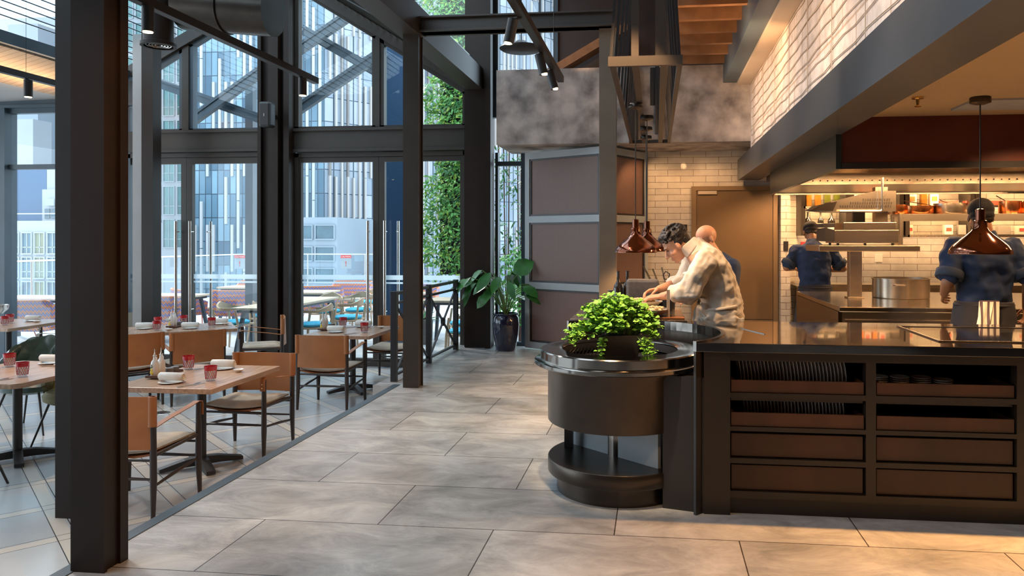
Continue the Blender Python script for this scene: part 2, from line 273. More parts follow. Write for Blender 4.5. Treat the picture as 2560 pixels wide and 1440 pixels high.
# ------------------------------------------------------------------ mesh builder
class MB:
    def __init__(s): s.v = []; s.f = []; s.sm = []
    def add(s, vs, fs, smooth=False, mtx=None):
        o = len(s.v)
        for p in vs: s.v.append(tuple(mtx @ Vector(p)) if mtx else tuple(p))
        for f in fs: s.f.append(tuple(i+o for i in f)); s.sm.append(smooth)
        return s
    def box(s, x0, x1, y0, y1, z0, z1, mtx=None):
        v = [(x, y, z) for z in (z0, z1) for y in (y0, y1) for x in (x0, x1)]
        return s.add(v, [(0, 2, 3, 1), (4, 5, 7, 6), (0, 1, 5, 4), (2, 6, 7, 3), (0, 4, 6, 2), (1, 3, 7, 5)], False, mtx)
    def bar(s, p, q, w, h, up=(0, 0, 1)):
        p = Vector(p); q = Vector(q); d = (q-p).normalized(); up = Vector(up)
        if abs(d.dot(up)) > .98: up = Vector((0, 1, 0))
        x = d.cross(up).normalized(); z = x.cross(d).normalized()
        v = [p+x*a*w/2+z*b*h/2 for a, b in ((-1, -1), (1, -1), (1, 1), (-1, 1))]+[q+x*a*w/2+z*b*h/2 for a, b in ((-1, -1), (1, -1), (1, 1), (-1, 1))]
        return s.add(v, [(0, 1, 2, 3), (7, 6, 5, 4), (0, 4, 5, 1), (1, 5, 6, 2), (2, 6, 7, 3), (3, 7, 4, 0)])
    def path(s, pts, r, seg=8, closed=False, flat=1.):
        pts = [Vector(p) for p in pts]; n = len(pts)
        rs = r if isinstance(r, (list, tuple)) else [r]*n
        vs = []; prev = None
        for i, p in enumerate(pts):
            a = pts[i-1] if (i > 0 or closed) else p; b = pts[(i+1) % n] if (i < n-1 or closed) else p
            d = (b-a).normalized()
            up = Vector((0, 0, 1)) if abs(d.z) < .95 else Vector((0, 1, 0))
            x = d.cross(up).normalized()
            if prev is not None and x.dot(prev) < 0: x = -x
            if prev is not None:
                x2 = (prev-d*prev.dot(d))
                if x2.length > .1: x = x2.normalized()
            prev = x; z = x.cross(d).normalized()
            for k in range(seg):
                t = 2*PI*k/seg; vs.append(p+(x*math.cos(t)+z*math.sin(t)*flat)*rs[i])
        fs = []
        for i in range(n if closed else n-1):
            for k in range(seg):
                a = i*seg+k; b = i*seg+(k+1) % seg; c = ((i+1) % n)*seg+(k+1) % seg; d_ = ((i+1) % n)*seg+k
                fs.append((a, d_, c, b))
        s.add(vs, fs, True)
        if not closed:
            o = len(s.v)-len(vs)
            s.f.append(tuple(o+k for k in range(seg))); s.sm.append(False)
            s.f.append(tuple(o+(n-1)*seg+seg-1-k for k in range(seg))); s.sm.append(False)
        return s
    def tube(s, p, q, r0, r1=None, seg=12): return s.path([p, q], [r0, r1 if r1 is not None else r0], seg)
    def lathe(s, prof, c=(0, 0, 0), seg=24, a0=0, a1=2*PI, smooth=True, mtx=None):
        full = abs(a1-a0-2*PI) < 1e-6; n = seg if full else seg+1
        vs = []
        for r, z in prof:
            for k in range(n):
                t = a0+(a1-a0)*k/seg; vs.append((c[0]+r*math.cos(t), c[1]+r*math.sin(t), c[2]+z))
        fs = []
        for i in range(len(prof)-1):
            for k in range(seg):
                k2 = (k+1) % n if full else k+1
                fs.append((i*n+k, i*n+k2, (i+1)*n+k2, (i+1)*n+k))
        return s.add(vs, fs, smooth, mtx)
    def ell(s, c, r, seg=14, rings=8, mtx=None):
        c = Vector(c); m = Matrix.Translation(c) @ (mtx or Matrix()) @ Matrix.Diagonal((r[0], r[1], r[2], 1))
        prof = [(max(math.sin(PI*i/rings), 1e-4), -math.cos(PI*i/rings)) for i in range(rings+1)]
        return s.lathe(prof, (0, 0, 0), seg, mtx=m)
    def cap(s, p, q, r0, r1, seg=12):
        p = Vector(p); q = Vector(q); d = (q-p); L = d.length; d.normalize()
        pts = []; rs = []
        for t in (-1, -.85, -.5): pts.append(p+d*r0*t); rs.append(r0*math.sqrt(max(1-t*t, .0004)))
        pts += [p, q]; rs += [r0, r1]
        for t in (.5, .85, 1): pts.append(q+d*r1*t); rs.append(r1*math.sqrt(max(1-t*t, .0004)))
        return s.path(pts, rs, seg)
    def poly(s, pts, z0, z1, smooth=False):   # prism over a plan outline (counter-clockwise)
        n = len(pts); v = [(x, y, z0) for x, y in pts]+[(x, y, z1) for x, y in pts]
        f = [tuple(range(n-1, -1, -1)), tuple(range(n, 2*n))]
        s.add(v, f); o = len(s.v)-2*n
        for i in range(n): j = (i+1) % n; s.f.append((o+i, o+j, o+n+j, o+n+i)); s.sm.append(smooth)
        return s
    def prism(s, pts, vec, mtx=None):          # polygon in 3-D pushed along vec
        pts = [Vector(p) for p in pts]; vec = Vector(vec); n = len(pts)
        v = pts+[p+vec for p in pts]; f = [tuple(range(n-1, -1, -1)), tuple(range(n, 2*n))]+[(i, (i+1) % n, n+(i+1) % n, n+i) for i in range(n)]
        return s.add(v, f, False, mtx)
    def grid(s, fn, nu, nv, th=0., smooth=True):
        vs = [Vector(fn(i/nu, j/nv)) for j in range(nv+1) for i in range(nu+1)]
        fs = [(j*(nu+1)+i, j*(nu+1)+i+1, (j+1)*(nu+1)+i+1, (j+1)*(nu+1)+i) for j in range(nv) for i in range(nu)]
        if th:
            me = bpy.data.meshes.new('tmp'); me.from_pydata(vs, [], fs); me.update()
            nr = [v.normal.copy() for v in me.vertices]; bpy.data.meshes.remove(me)
            N = len(vs); vs2 = [v-nr[i]*th for i, v in enumerate(vs)]
            fs2 = [tuple(N+i for i in reversed(f)) for f in fs]
            rim = []
            e = [i for i in range(nu+1)]+[(j)*(nu+1)+nu for j in range(1, nv+1)]+[nv*(nu+1)+i for i in range(nu-1, -1, -1)]+[j*(nu+1) for j in range(nv-1, 0, -1)]
            for k in range(len(e)): a = e[k]; b = e[(k+1) % len(e)]; rim.append((b, a, N+a, N+b))
            return s.add(vs+vs2, fs+fs2+rim, smooth)
        return s.add(vs, fs, smooth)
    def build(s, name, m, parent=None, world=False, bevel=0., sharp=40, recalc=True):
        me = bpy.data.meshes.new(name)
        vs = s.v
        if world and parent is not None:
            off = Vector(parent.location) if parent.parent is None else Vector(parent.parent.location)+Vector(parent.location)
            vs = [Vector(v)-off for v in vs]
        me.from_pydata([tuple(v) for v in vs], [], s.f); me.update()
        me.polygons.foreach_set('use_smooth', s.sm)
        if recalc:
            bm = bmesh.new(); bm.from_mesh(me); bmesh.ops.recalc_face_normals(bm, faces=bm.faces); bm.to_mesh(me); bm.free()
        if any(s.sm): me.set_sharp_from_angle(angle=math.radians(sharp))
        o = bpy.data.objects.new(name, me); C.objects.link(o)
        if m: me.materials.append(M[m] if isinstance(m, str) else m)
        if parent: o.parent = parent
        if bevel:
            b = o.modifiers.new('bevel', 'BEVEL'); b.width = bevel; b.segments = 2; b.limit_method = 'ANGLE'
        return o

def tag(o, label, cat, group=None, kind=None):
    if label: o['label'] = label
    if cat: o['category'] = cat
    if group: o['group'] = group
    if kind: o['kind'] = kind
    return o
def thing(name, label, cat, loc=(0, 0, 0), rotz=0., group=None):
    o = bpy.data.objects.new(name, None); C.objects.link(o); o.empty_display_size = .1
    o.location = loc; o.rotation_euler = (0, 0, rotz); return tag(o, label, cat, group)
def struct(name, mb, m, parent=None, label=None, **k):
    o = mb.build(name, m, parent, **k)
    if parent is None: o['kind'] = 'structure'
    if label and parent is None: o['label'] = label
    return o
def dup(root, loc, rotz, label, group=None):
    r = root.copy(); C.objects.link(r); r.location = loc; r.rotation_euler = (0, 0, rotz); r['label'] = label
    if group: r['group'] = group
    def rec(a, b):
        for ch in list(a.children):
            c = ch.copy(); C.objects.link(c); c.parent = b; rec(ch, c)
    rec(root, r); return r
def one(name, mb, m, label, cat, group=None, **k):
    return tag(mb.build(name, m, **k), label, cat, group)
def bx(*a): return MB().box(*a)
# ------------------------------------------------------------------ the room
struct('floor', bx(-2.52, 5.2, -3.5, 10.2, -.45, 0).box(-2.77, -2.52, 7.17, 10.2, -.45, 0), 'floor')
struct('floor', bx(-13, -2.52, -3.5, 10.2, -.6, D), 'floor' and 'dfloor')
struct('floor', bx(-14, 2.5, 10.2, 21.3, -.6, D), 'terr')
struct('trim_1', bx(-2.585, -2.515, -3.5, 7.17, -.10, .004), 'steelb', label='steel edge strip between walkway and lowered dining floor')
struct('trim_2', bx(-2.79, -2.5, 7.145, 7.175, D, -.004), 'floor', label='stone riser below the black railing')

# structural columns
def hcol(n, x0, x1, y0, y1, z0, z1, m, label, web='x'):
    b = MB(); t = .016
    if web == 'x':     # flanges face the viewer
        b.box(x0, x1, y0, y0+t, z0, z1).box(x0, x1, y1-t, y1, z0, z1).box((x0+x1)/2-t/2, (x0+x1)/2+t/2, y0+t, y1-t, z0, z1)
    else:
        b.box(x0, x0+t, y0, y1, z0, z1).box(x1-t, x1, y0, y1, z0, z1).box(x0+t, x1-t, (y0+y1)/2-t/2, (y0+y1)/2+t/2, z0, z1)
    return struct(n, b, m, label=label)
big = MB().box(-2.530, -2.385, 2.98, 3.13, 0, 5.2)
big.box(-2.385, -2.372, 2.98, 3.0, 0, 5.2).box(-2.385, -2.372, 3.08, 3.13, 0, 5.2)
struct('trim_3', big, 'steel', label='large dark steel column in the left foreground')
struct('trim_4', bx(-3.80, -3.66, 4.35, 4.47, D, 5.2), 'steel', label='dark column standing just behind the foreground column')
struct('trim_5', bx(-6.985, -6.82, 9.3, 9.42, D, 4.2), 'lightgrey', label='pale grey column left of the glass doors')
struct('trim_6', MB().box(-6.82, -6.655, 9.25, 9.42, D, 4.3), 'steel', label='dark column left of the glass doors')
colb = MB().box(-2.44, -2.285, 7.03, 7.045, 0, 3.46).box(-2.44, -2.285, 7.165, 7.18, 0, 3.46).box(-2.43, -2.30, 7.045, 7.165, 0, 3.46)
struct('trim_7', colb, 'steelg', label='grey steel column beside the black railing')
struct('trim_8', MB().box(-.535, -.372, 7.15, 7.30, 0, 3.47), 'colk', label='steel column beside the copper lamps')
struct('trim_9', MB().box(-5.46, -5.10, 9.86, 9.98, D, 4.86).box(-5.10, -5.02, 9.78, 9.98, D, 4.9).box(-5.49, -5.44, 9.80, 9.98, D, 4.86).box(-5.3, -5.16, 9.74, 9.86, D, 4.86), 'steel', label='steel column between the two pairs of glass doors')
struct('trim_10', MB().box(-2.52, -2.19, 9.72, 10.05, 0, 6.2).box(-2.545, -2.50, 9.78, 10.05, 0, 3.5).box(-2.235, -2.16, 9.66, 9.80, 0, 6.2), 'steel', label='wide dark steel column at the end of the walkway')
struct('trim_11', bx(-9.70, -9.44, 9.88, 10.10, D, 3.36), 'steelb', label='blue grey post at the far left window')

# gable glass wall at Y = 10
def zroofL(x): return 3.94+.553*(x+7.146)
def zroofR(x): return 3.49+.625*(-2.577-x)
XA = -5.085                                    # ridge
def frame(n, parts, m='steelg', label=None):
    b = MB()
    for p in parts: b.box(*p)
    return struct(n, b, m, label=label)
frame('trim_12', [(-7.16, -5.46, 9.93, 10.08, 2.69, 2.99), (-7.16, -5.46, 9.89, 10.10, 2.955, 2.995), (-7.16, -5.46, 9.89, 10.10, 2.68, 2.715),
                  (-7.9, -7.16, 9.93, 10.08, 2.69, 2.99)], label='steel lintel beam over the left glass doors')
frame('trim_13', [(-5.02, -2.54, 9.93, 10.08, 2.67, 2.985), (-5.02, -2.54, 9.89, 10.10, 2.95, 2.99), (-5.02, -2.54, 9.89, 10.10, 2.66, 2.70)], label='steel lintel beam over the right glass doors')
def gable(n, x0, x1, zr, label):
    fr = MB(); t = .055
    y0, y1 = 9.95, 10.06
    fr.box(x0, x0+t, y0, y1, 3.0, zr(x0)-.02).box(x1-t, x1, y0, y1, 3.0, zr(x1)-.02).box(x0, x1, y0, y1, 2.985, 3.02)
    fr.bar((x0, 10.005, zr(x0)-.03), (x1, 10.005, zr(x1)-.03), .11, .07)
    w = struct(n, fr, 'steelb' if x0 < -6 else 'steelg', label=label)
    g = MB().prism([(x0+.03, 10.0, 3.01), (x1-.03, 10.0, 3.01), (x1-.03, 10.0, zr(x1)-.04), (x0+.03, 10.0, zr(x0)-.04)], (0, .012, 0))
    g.build('pane', 'glass', w)
gable('window_1', -7.18, -6.70, zroofL, 'narrow sloping window above the left glass doors')
gable('window_2', -6.60, -5.44, zroofL, 'wide sloping window above the left glass doors')
gable('window_3', -5.02, -3.84, zroofR, 'wide sloping window above the right glass doors')
gable('window_4', -3.78, -2.56, zroofR, 'sloping window next to the wide dark column')
struct('trim_14', bx(-6.70, -6.60, 9.93, 10.07, 3.0, 4.2), 'steelg', label='upright between the left sloping windows')
struct('trim_15', bx(-3.84, -3.78, 9.93, 10.07, 3.0, 4.25), 'steelg', label='upright between the right sloping windows')

# doors
def door(n, leaves, x0, x1, zt, label):
    fr = MB().box(x0, x0+.06, 9.94, 10.06, D, zt).box(x1-.06, x1, 9.94, 10.06, D, zt).box(x0, x1, 9.94, 10.06, zt-.06, zt)
    d = struct(n, fr, 'steelg', label=label)
    for (a, b, g0, g1) in leaves:
        lf = MB().box(a, g0, 9.96, 10.03, D+.01, zt-.065).box(g1, b, 9.96, 10.03, D+.01, zt-.065)
        lf.box(g0, g1, 9.96, 10.03, 2.52, zt-.065).box(g0, g1, 9.96, 10.03, D+.01, D+.12)
        o = lf.build('door_leaf', 'steelg', d)
        bx(g0, g1, 9.99, 10.0, D+.12, 2.52).build('pane', 'glass', o)
        MB().box(g0+.005, g1-.005, 9.984, 9.989, .88, .945).box(g0+.005, g1-.005, 9.984, 9.989, .825, .85).build('frosted_band', 'frost', o)
    return d
d1 = door('door_1', [(-7.80, -6.652, -7.72, -6.733), (-6.648, -5.50, -6.561, -5.585)], -7.86, -5.46, 2.67, 'left pair of tall glass doors in grey steel frames')
d2 = door('door_2', [(-4.99, -3.805, -4.93, -3.886), (-3.80, -2.60, -3.719, -2.65)], -5.02, -2.545, 2.65, 'right pair of tall glass doors in grey steel frames')
def handle(x, y, p):
    b = MB().tube((x, y, .25), (x, y, 1.70), .019, seg=12)
    for z in (.45, 1.55): b.tube((x, y, z), (x, 9.96, z), .009, seg=8)
    b.build('pull_handle', 'chrome', p)
for x, p in ((-6.76, d1), (-6.545, d1), (-3.93, d2), (-3.69, d2)): handle(x, 9.88, p)
for x, p in ((-6.38, d1), (-3.58, d2)):
    b = MB().tube((x, 10.12, .25), (x, 10.12, 1.70), .019, seg=12); b.tube((x, 10.12, 1.55), (x, 10.03, 1.55), .009); b.build('pull_handle', 'chrome', p)

# left bay beyond the grey column
w5 = frame('window_5', [(-9.44, -7.6, 9.95, 10.05, 2.47, 2.54), (-9.44, -7.6, 9.95, 10.05, 3.29, 3.36), (-9.44, -7.6, 9.95, 10.05, D, D+.1), (-7.66, -7.5, 9.94, 10.06, D, 3.34)], 'steelb', 'far left window with a single transom')
bx(-9.44, -7.6, 9.99, 10.0, D+.1, 3.3).build('pane', 'glass', w5)
frame('trim_16', [(-12.9, -7.4, 9.9, 10.1, 3.37, 3.74), (-12.9, -7.4, 9.86, 10.14, 3.70, 3.76), (-12.9, -7.4, 9.86, 10.14, 3.36, 3.40)], 'steelb', 'blue grey steel beam over the far left window')
w6 = frame('window_6', [(-12.9, -12.8, 9.95, 10.05, D, 3.4), (-11.2, -11.1, 9.95, 10.05, D, 3.4)], 'steelb', 'window beyond the left edge of the dining room')
bx(-12.8, -9.62, 9.99, 10.0, D, 3.36).build('pane', 'glass', w6)

# narrow window right of the wide column
w7 = frame('window_7', [(-2.16, -2.12, 9.95, 10.05, 0, 2.62), (-1.80, -1.74, 9.95, 10.05, 0, 2.62), (-2.12, -1.8, 9.96, 10.04, 2.44, 2.50), (-2.12, -1.8, 9.96, 10.04, 0, .05)], 'steelb', 'narrow window between the wide column and the mesh screen')
bx(-2.12, -1.8, 9.99, 10.0, .05, 2.62).build('pane', 'glass', w7)
# clerestory
w8 = frame('window_8', [(-2.19, -2.12, 9.95, 10.05, 3.1, 6.2), (-1.36, -1.30, 9.95, 10.05, 3.4, 6.2), (-2.12, -1.36, 9.96, 10.04, 4.33, 4.42), (-1.56, -1.53, 9.96, 10.04, 3.4, 6.2)], 'steelb', 'high window above the concrete plaster bulkhead')
bx(-2.12, -1.36, 9.99, 10.0, 3.1, 6.2).build('pane', 'glass', w8)
w9 = frame('window_9', [(-3.9, -2.52, 9.96, 10.04, 4.44, 4.52), (-3.9, -2.52, 9.96, 10.04, 6.1, 6.2)], 'steelb', 'high window above the sloping beam')
bx(-3.9, -2.52, 9.99, 10.0, 4.0, 6.1).build('pane', 'glass', w9)
struct('wall_back', bx(-1.32, 5.2, 10.0, 10.2, 3.4, 6.2), 'brown')
struct('trim_17', MB().bar((-1.62, 9.55, 3.42), (-.35, 9.62, 4.16), .10, .26, up=(0, 1, 0)), 'rust', label='rust coloured diagonal brace above the bulkhead')
struct('wall_brick', bx(-1.2, 1.72, 10.0, 10.15, 0, 2.62), 'subway')
struct('wall_kitchen', bx(1.66, 5.2, 9.98, 10.15, 0, 2.45), 'subway')
struct('wall_pier', bx(1.60, 1.715, 9.80, 9.99, 0, 2.4), 'subway')
bulk = struct('wall_bulkhead', bx(-1.938, 1.30, 9.0, 10.0, 2.605, 3.52), 'plaster')
struct('wall_right', bx(5.0, 5.2, -3.5, 10.2, 0, 6.2), 'brown')
struct('wall_rear', bx(-13, 5.2, -3.7, -3.5, D, 6.2), 'brown')
# roof over the walkway
struct('ceiling', bx(-2.4, 5.2, -3.5, 10.2, 6.1, 6.2), 'brown')
jo = MB()
for i in range(22):
    y = 8.84-.437*i
    jo.box(.22, 1.12, y-.03, y+.03, 3.50, 3.56)
struct('ceiling', bx(-13, -2.4, -3.5, -1.0, 5.4, 5.5), 'brown')
struct('ceiling', bx(.20, 1.35, -.6, 9.0, 3.62, 3.66), brickmat('woven rattan ceiling infill', (.22, .12, .06), (.12, .06, .03), (.05, .025, .015), .03, .012, .002, .5, 'yx', rough=.8))
for i in range(22):
    y = 8.84-.437*i
    if y < 4.5: break
    struct('trim_%d' % (30+i), MB().box(.2, 1.2, y-.03, y+.03, 3.50, 3.62), 'rust', label='rust brown ceiling joist, one of a row above the kitchen front')
struct('trim_18', bx(.96, 1.115, -1, 9.0, 3.27, 3.45), 'beamlight', label='beige beam beside the ceiling joists').location = (0, 0, 0)
struct('trim_19', bx(.80, .96, -1, 9.0, 3.30, 3.60), 'steelb', label='dark beam side beside the ceiling joists')
struct('wall_stone', bx(1.12, 1.24, -1.5, 9.0, 2.47, 3.62), 'stonewall')
wire = MB()
for k in range(9):
    z = 2.56+k*.098
    wire.path([(1.112, -1.4+j*.25, z+.010*math.sin(j*2.1+k)) for j in range(42)], .004, 4)
for k in range(14): wire.path([(1.11, -1.2+k*.76, 2.48), (1.11, -1.2+k*.76, 3.4)], .003, 4)
one('wire_mesh', wire, 'beamlight', 'thin wires stretched across the pale stone wall above the kitchen beam', 'wire mesh')
struct('wall_cove', bx(1.105, 1.12, -1.5, 9.0, 3.38, 3.62), 'cove')
struct('trim_20', bx(1.06, 1.335, -1.5, 9.85, 2.205, 2.47), 'beam_b', label='long blue grey steel beam over the kitchen counter')
struct('ceiling', bx(1.335, 5.0, -1.5, 10.0, 2.33, 2.42), 'ceil')
struct('trim_21', MB().box(1.99, 3.6, 4.95, 5.32, 2.318, 2.332), 'lightgrey', label='flush access panel in the kitchen ceiling')
struct('trim_22', bx(1.36, 1.42, 6.5, 9.4, 2.16, 2.215), 'black', label='black track fixed under the kitchen beam')

# dining hall roof: rafters, louvres, ridge
def rafter(n, y, label, m='steelg', h=.26, w=.16, lx=-7.57, rx=-2.40, lz=3.70, rz=3.47, apex=True):
    b = MB(); za = 5.03
    b.bar((lx, y, lz+h/2), (XA, y, za+h/2), w, h); b.bar((XA, y, za+h/2), (rx, y, rz+h/2), w, h)
    return struct(n, b, m, label=label)
rafter('trim_23', 7.10, 'steel rafter pair meeting above the middle of the dining room')
rafter('trim_24', 10.0, 'steel rafter pair along the top of the glass gable', h=.16, w=.22, lz=3.72, rz=3.40)
rafter('trim_25', 4.2, 'steel rafter pair nearest the foreground column')
struct('trim_26', MB().box(-2.50, -2.28, -1, 9.72, 3.44, 3.72), 'steelg', label='long steel eaves beam from grey column to wide dark column')
struct('trim_27', MB().box(-2.28, -.40, 7.08, 7.20, 3.47, 3.61).box(-2.28, -.40, 7.04, 7.24, 3.47, 3.485).box(-2.28, -.40, 7.04, 7.24, 3.60, 3.615), 'steelg', label='horizontal steel beam from grey column to the column by the lamps')
lou = MB(); lo2 = MB()
for i in range(26):
    x = -7.45+i*.092; z = zroofL(x)+.25
    if x < XA-.05: lou.bar((x, -1, z), (x, 9.95, z), .030, .012, up=(.5, 0, .85))
for i in range(29):
    x = -4.98+i*.092; z = zroofR(x)+.16
    if x < -2.42: lo2.bar((x, -1, z), (x, 9.95, z), .050, .012, up=(-.5, 0, .85))
one('roof_louvre', lou, 'steelb', 'slatted louvre screen under the left glass roof slope', 'louvre')
one('roof_louvre', lo2, 'steel', 'slatted louvre screen under the right roof slope', 'louvre')
struct('ceiling', MB().prism([(-7.6, -1, zroofL(-7.6)+.40), (XA, -1, zroofL(XA)+.40), (XA, -1, zroofL(XA)+.41), (-7.6, -1, zroofL(-7.6)+.41)], (0, 11.1, 0)), 'glass', label='glass roof slope over the dining room')
struct('ceiling', MB().prism([(XA, -1, 5.3), (-2.3, -1, 3.74), (-2.3, -1, 3.75), (XA, -1, 5.31)], (0, 11.1, 0)), 'glass', label='right glass roof slope over the dining room')
struct('trim_28', MB().prism([(-7.57, -1, 3.70), (-7.57, -1, 3.74), (-8.45, -1, 3.52), (-8.45, -1, 3.48)], (0, 10.9, 0)), 'timber', label='timber boarded soffit lit from below')
struct('trim_29', bx(-7.60, -7.48, -1, 9.9, 3.72, 3.86), 'steelb', label='gutter beam above the timber soffit')
struct('ceiling', MB().prism([(-8.45, 2.5, 3.48), (-8.45, 2.5, 3.52), (-12.9, 2.5, 3.42), (-12.9, 2.5, 3.38)], (0, 7.4, 0)), 'lightgrey', label='lower ceiling at the far left')

# mesh screens (accordion of two leaves) beside the kitchen
def screen(n, p, q, z1, label):
    L_ = math.hypot(q[0]-p[0], q[1]-p[1]); a = math.atan2(q[1]-p[1], q[0]-p[0])
    t = thing(n, label, 'screen', (p[0], p[1], 0), a)
    f = MB().box(0, .075, -.03, .03, .02, z1).box(L_-.075, L_, -.03, .03, .02, z1)
    zs = [.02, .86, 1.72, z1]
    zl = [.02, .80, 1.66, z1-.09]
    for z in zl: f.box(.075, L_-.075, -.03, .03, z, z+.085)
    f.build('frame', 'panelframe', t)
    for k in range(3):
        z0 = zl[k]+.085; za = zl[k+1]
        MB().box(.075, .10, -.018, .01, z0, za).box(L_-.10, L_-.075, -.018, .01, z0, za).box(.1, L_-.1, -.018, .01, z0, z0+.022).box(.1, L_-.1, -.018, .01, za-.022, za).build('bead', 'black', t)
        bx(.10, L_-.10, -.006, 0, z0+.022, za-.022).build('mesh_panel', 'meshp', t)
    return t
screen('mesh_screen', (-1.69, 9.72), (-.60, 9.05), 2.58, 'pale blue framed metal mesh screen right of the potted plant')
screen('mesh_screen', (-.60, 9.05), (-.12, 9.9), 2.58, 'metal mesh screen in shadow behind the copper lamps')

# railing along the raised walkway
rl = thing('railing', 'black iron railing with crossed bars beside the walkway', 'railing', (-2.62, 7.34, 0))
posts = [(-2.64, 7.34), (-2.62, 8.45), (-2.60, 9.55)]
for x, y in posts: bx(x-.03, x+.03, y-.03, y+.03, 0, .915).build('post', 'iron', rl, world=True, bevel=.003)
for (x0, y0), (x1, y1) in zip(posts, posts[1:]):
    h = MB().bar((x0, y0+.03, .89), (x1, y1-.03, .89), .045, .03); h.build('top_rail', 'iron', rl, world=True)
    MB().bar((x0, y0+.03, .79), (x1, y1-.03, .79), .03, .025).build('rail', 'iron', rl, world=True)
    MB().bar((x0, y0+.03, .06), (x1, y1-.03, .06), .03, .02).build('rail', 'iron', rl, world=True)
    c = MB()
    for (a, b) in (((.07, .78), (.78, .07)),):
        c.bar((x0, y0+.03, .07), (x1, y1-.03, .78), .02, .02); c.bar((x0, y0+.03, .78), (x1, y1-.03, .07), .02, .02)
        c.bar(((x0+x1)/2-.02, (y0+y1)/2, .425), ((x0+x1)/2+.02, (y0+y1)/2, .425), .07, .10)
    c.build('cross_brace', 'iron', rl, world=True)

# ducts, tracks, speakers
t = thing('air_duct', 'grey round air duct hanging under the glass roof', 'duct', (-3.98, 6.6, 3.62))
MB().lathe([(.0, 0), (.235, 0), (.235, .45), (.25, .45), (.25, .48), (.235, .48), (.235, .9), (0, .9)], seg=28, mtx=Matrix.Rotation(math.radians(-84), 4, 'Y') @ Matrix.Translation((0, 0, -.45))).build('duct_pipe', 'gun', t)
t = thing('air_outlet', 'dark round duct with a grille facing down behind the foreground column', 'duct', (-4.62, 6.5, 3.25))
MB().lathe([(.125, .0), (.155, 0), (.155, .03), (.13, .04), (.13, 1.4)], seg=24).build('duct_pipe', 'steel', t)
g = MB()
for r in (.11, .085, .06, .035): g.lathe([(r, .01), (r-.008, .03), (r-.01, .01)], seg=20)
g.build('grille', 'chrome', t)
def track(x, y0, y1, z, label, spots, name='track_light'):
    t = thing(name, label, 'track light', (x, y1, z))
    bx(x-.025, x+.025, y0, y1, z, z+.05).build('track', 'black', t, world=True)
    for yy in (y0+.4, y1-.45): MB().path([(x, yy, z+.05), (x, yy, z+2.0)], .002, 4).build('suspension_wire', 'black', t, world=True)
    for (dx, y, tilt) in spots:
        a = Vector((x+dx, y, z-.01)); b = a+Vector((tilt*.14, 0, -.14))
        s_ = MB().tube(a, b, .032, .032, 16).tube((x, y, z), (x+dx, y, z-.01), .01).build('spot_head', 'black', t, world=True)
        MB().tube(b+Vector((0, 0, .01)), b-Vector((tilt*.002, 0, .004)), .026, .026, 16).build('lens', 'spotlit', s_ if False else t, world=True)
        sp = bpy.data.lights.new('spot', 'SPOT'); sp.energy = SPOT_E; sp.color = (1, .60, .30); sp.spot_size = 1.15; sp.spot_blend = .6; sp.shadow_soft_size = .03
        o = bpy.data.objects.new('track_spot', sp); C.objects.link(o); o.location = b+Vector((0, 0, -.012)); o.rotation_euler = Vector((tilt, .12, -1)).to_track_quat('-Z', 'Y').to_euler()
SPOT_E = 60
track(-.785, 1.2, 6.2, 2.76, 'ceiling track with three small lit spots above the walkway', [(-.05, 4.35, -.2), (-.03, 5.2, .25), (-.03, 5.72, .3)])
track(-2.83, 1.5, 5.98, 2.75, 'long ceiling track crossing in front of the glass gable', [(.03, 3.85, .0), (0.02, 5.7, 0)])
track(-5.2, 3.0, 6.1, 2.78, 'ceiling track below the timber soffit at upper left', [(.02, 5.65, .0), (.02, 6.02, .1)])
t = thing('wall_speaker', 'small black box speaker on the middle steel column', 'speaker', (-5.2, 9.55, 3.12))
MB().box(-.085, .085, -.10, .06, -.17, .17).build('cabinet', 'black', t, bevel=.03)
MB().box(-.02, .02, .06, .20, -.03, .03).build('bracket', 'black', t)
bx(-.004, .004, -.104, -.10, -.03, .01).build('badge', 'chrome', t)
t = thing('ceiling_speaker', 'grey white pod speaker hanging at the end of the left track', 'speaker', (-5.20, 6.16, 2.62))
MB().lathe([(.0, -.11), (.06, -.105), (.10, -.06), (.115, .0), (.10, .05), (0, .07)], seg=20, mtx=Matrix.Rotation(.6, 4, 'Y')).build('housing', 'panelframe', t)
MB().tube((0, 0, .04), (-.06, 0, .16), .03, .03).build('bracket', 'black', t)
t = thing('pendant_disc', 'wide dark disc lamp hanging before the high window', 'lamp', (-1.52, 8.4, 3.62))
MB().lathe([(0, .09), (.05, .09), (.10, .05), (.24, .015), (.25, 0), (.22, -.02), (0, -.03)], seg=28).build('shade', 'black', t)
MB().tube((0, 0, .09), (0, 0, 2.4), .006).build('rod', 'black', t)
t = thing('copper_pipe', 'bent copper pipe above the grey steel column', 'pipe', (-2.3, 7.0, 3.75))
MB().path([(-.1, 0, .0), (.12, 0, .06), (.28, .0, .08), (.36, 0, .14), (.42, 0, .26), (.44, 0, .9)], .018, 10).build('pipe_run', 'copperpan', t)
t = thing('hanging_frame', 'slatted dark steel frame hung above the kitchen pass', 'frame', (-.07, 5, 2.6))
f = MB()
for x in (-.30, -.155, .035, .145):
    f.box(x-.0, x+.032 if x in (-.30, .145) else x+.05, 4.95, 8.98, 2.592, 2.64)
f.box(-.31, .178, 4.93, 4.96, 2.59, 2.655).box(-.31, .178, 8.93, 8.98, 2.59, 2.63)
f.build('base_frame', 'steelg', t, world=True)
for sx, x0, x1 in ((-1, -.295, -.21), (1, .16, .085)):
    b = MB()
    for i in range(9):
        y = 5.0+i*.48
        b.bar((x0, y, 2.64), (x1, y, 3.9), .02, .03, up=(0, 1, 0))
    b.build('side_slats', 'black', t, world=True)
MB().box(-.16, -.11, 5.02, 5.08, 2.64, 6.1).box(.0, .07, 5.02, 5.09, 2.64, 6.1).build('hanger', 'steelg', t, world=True)
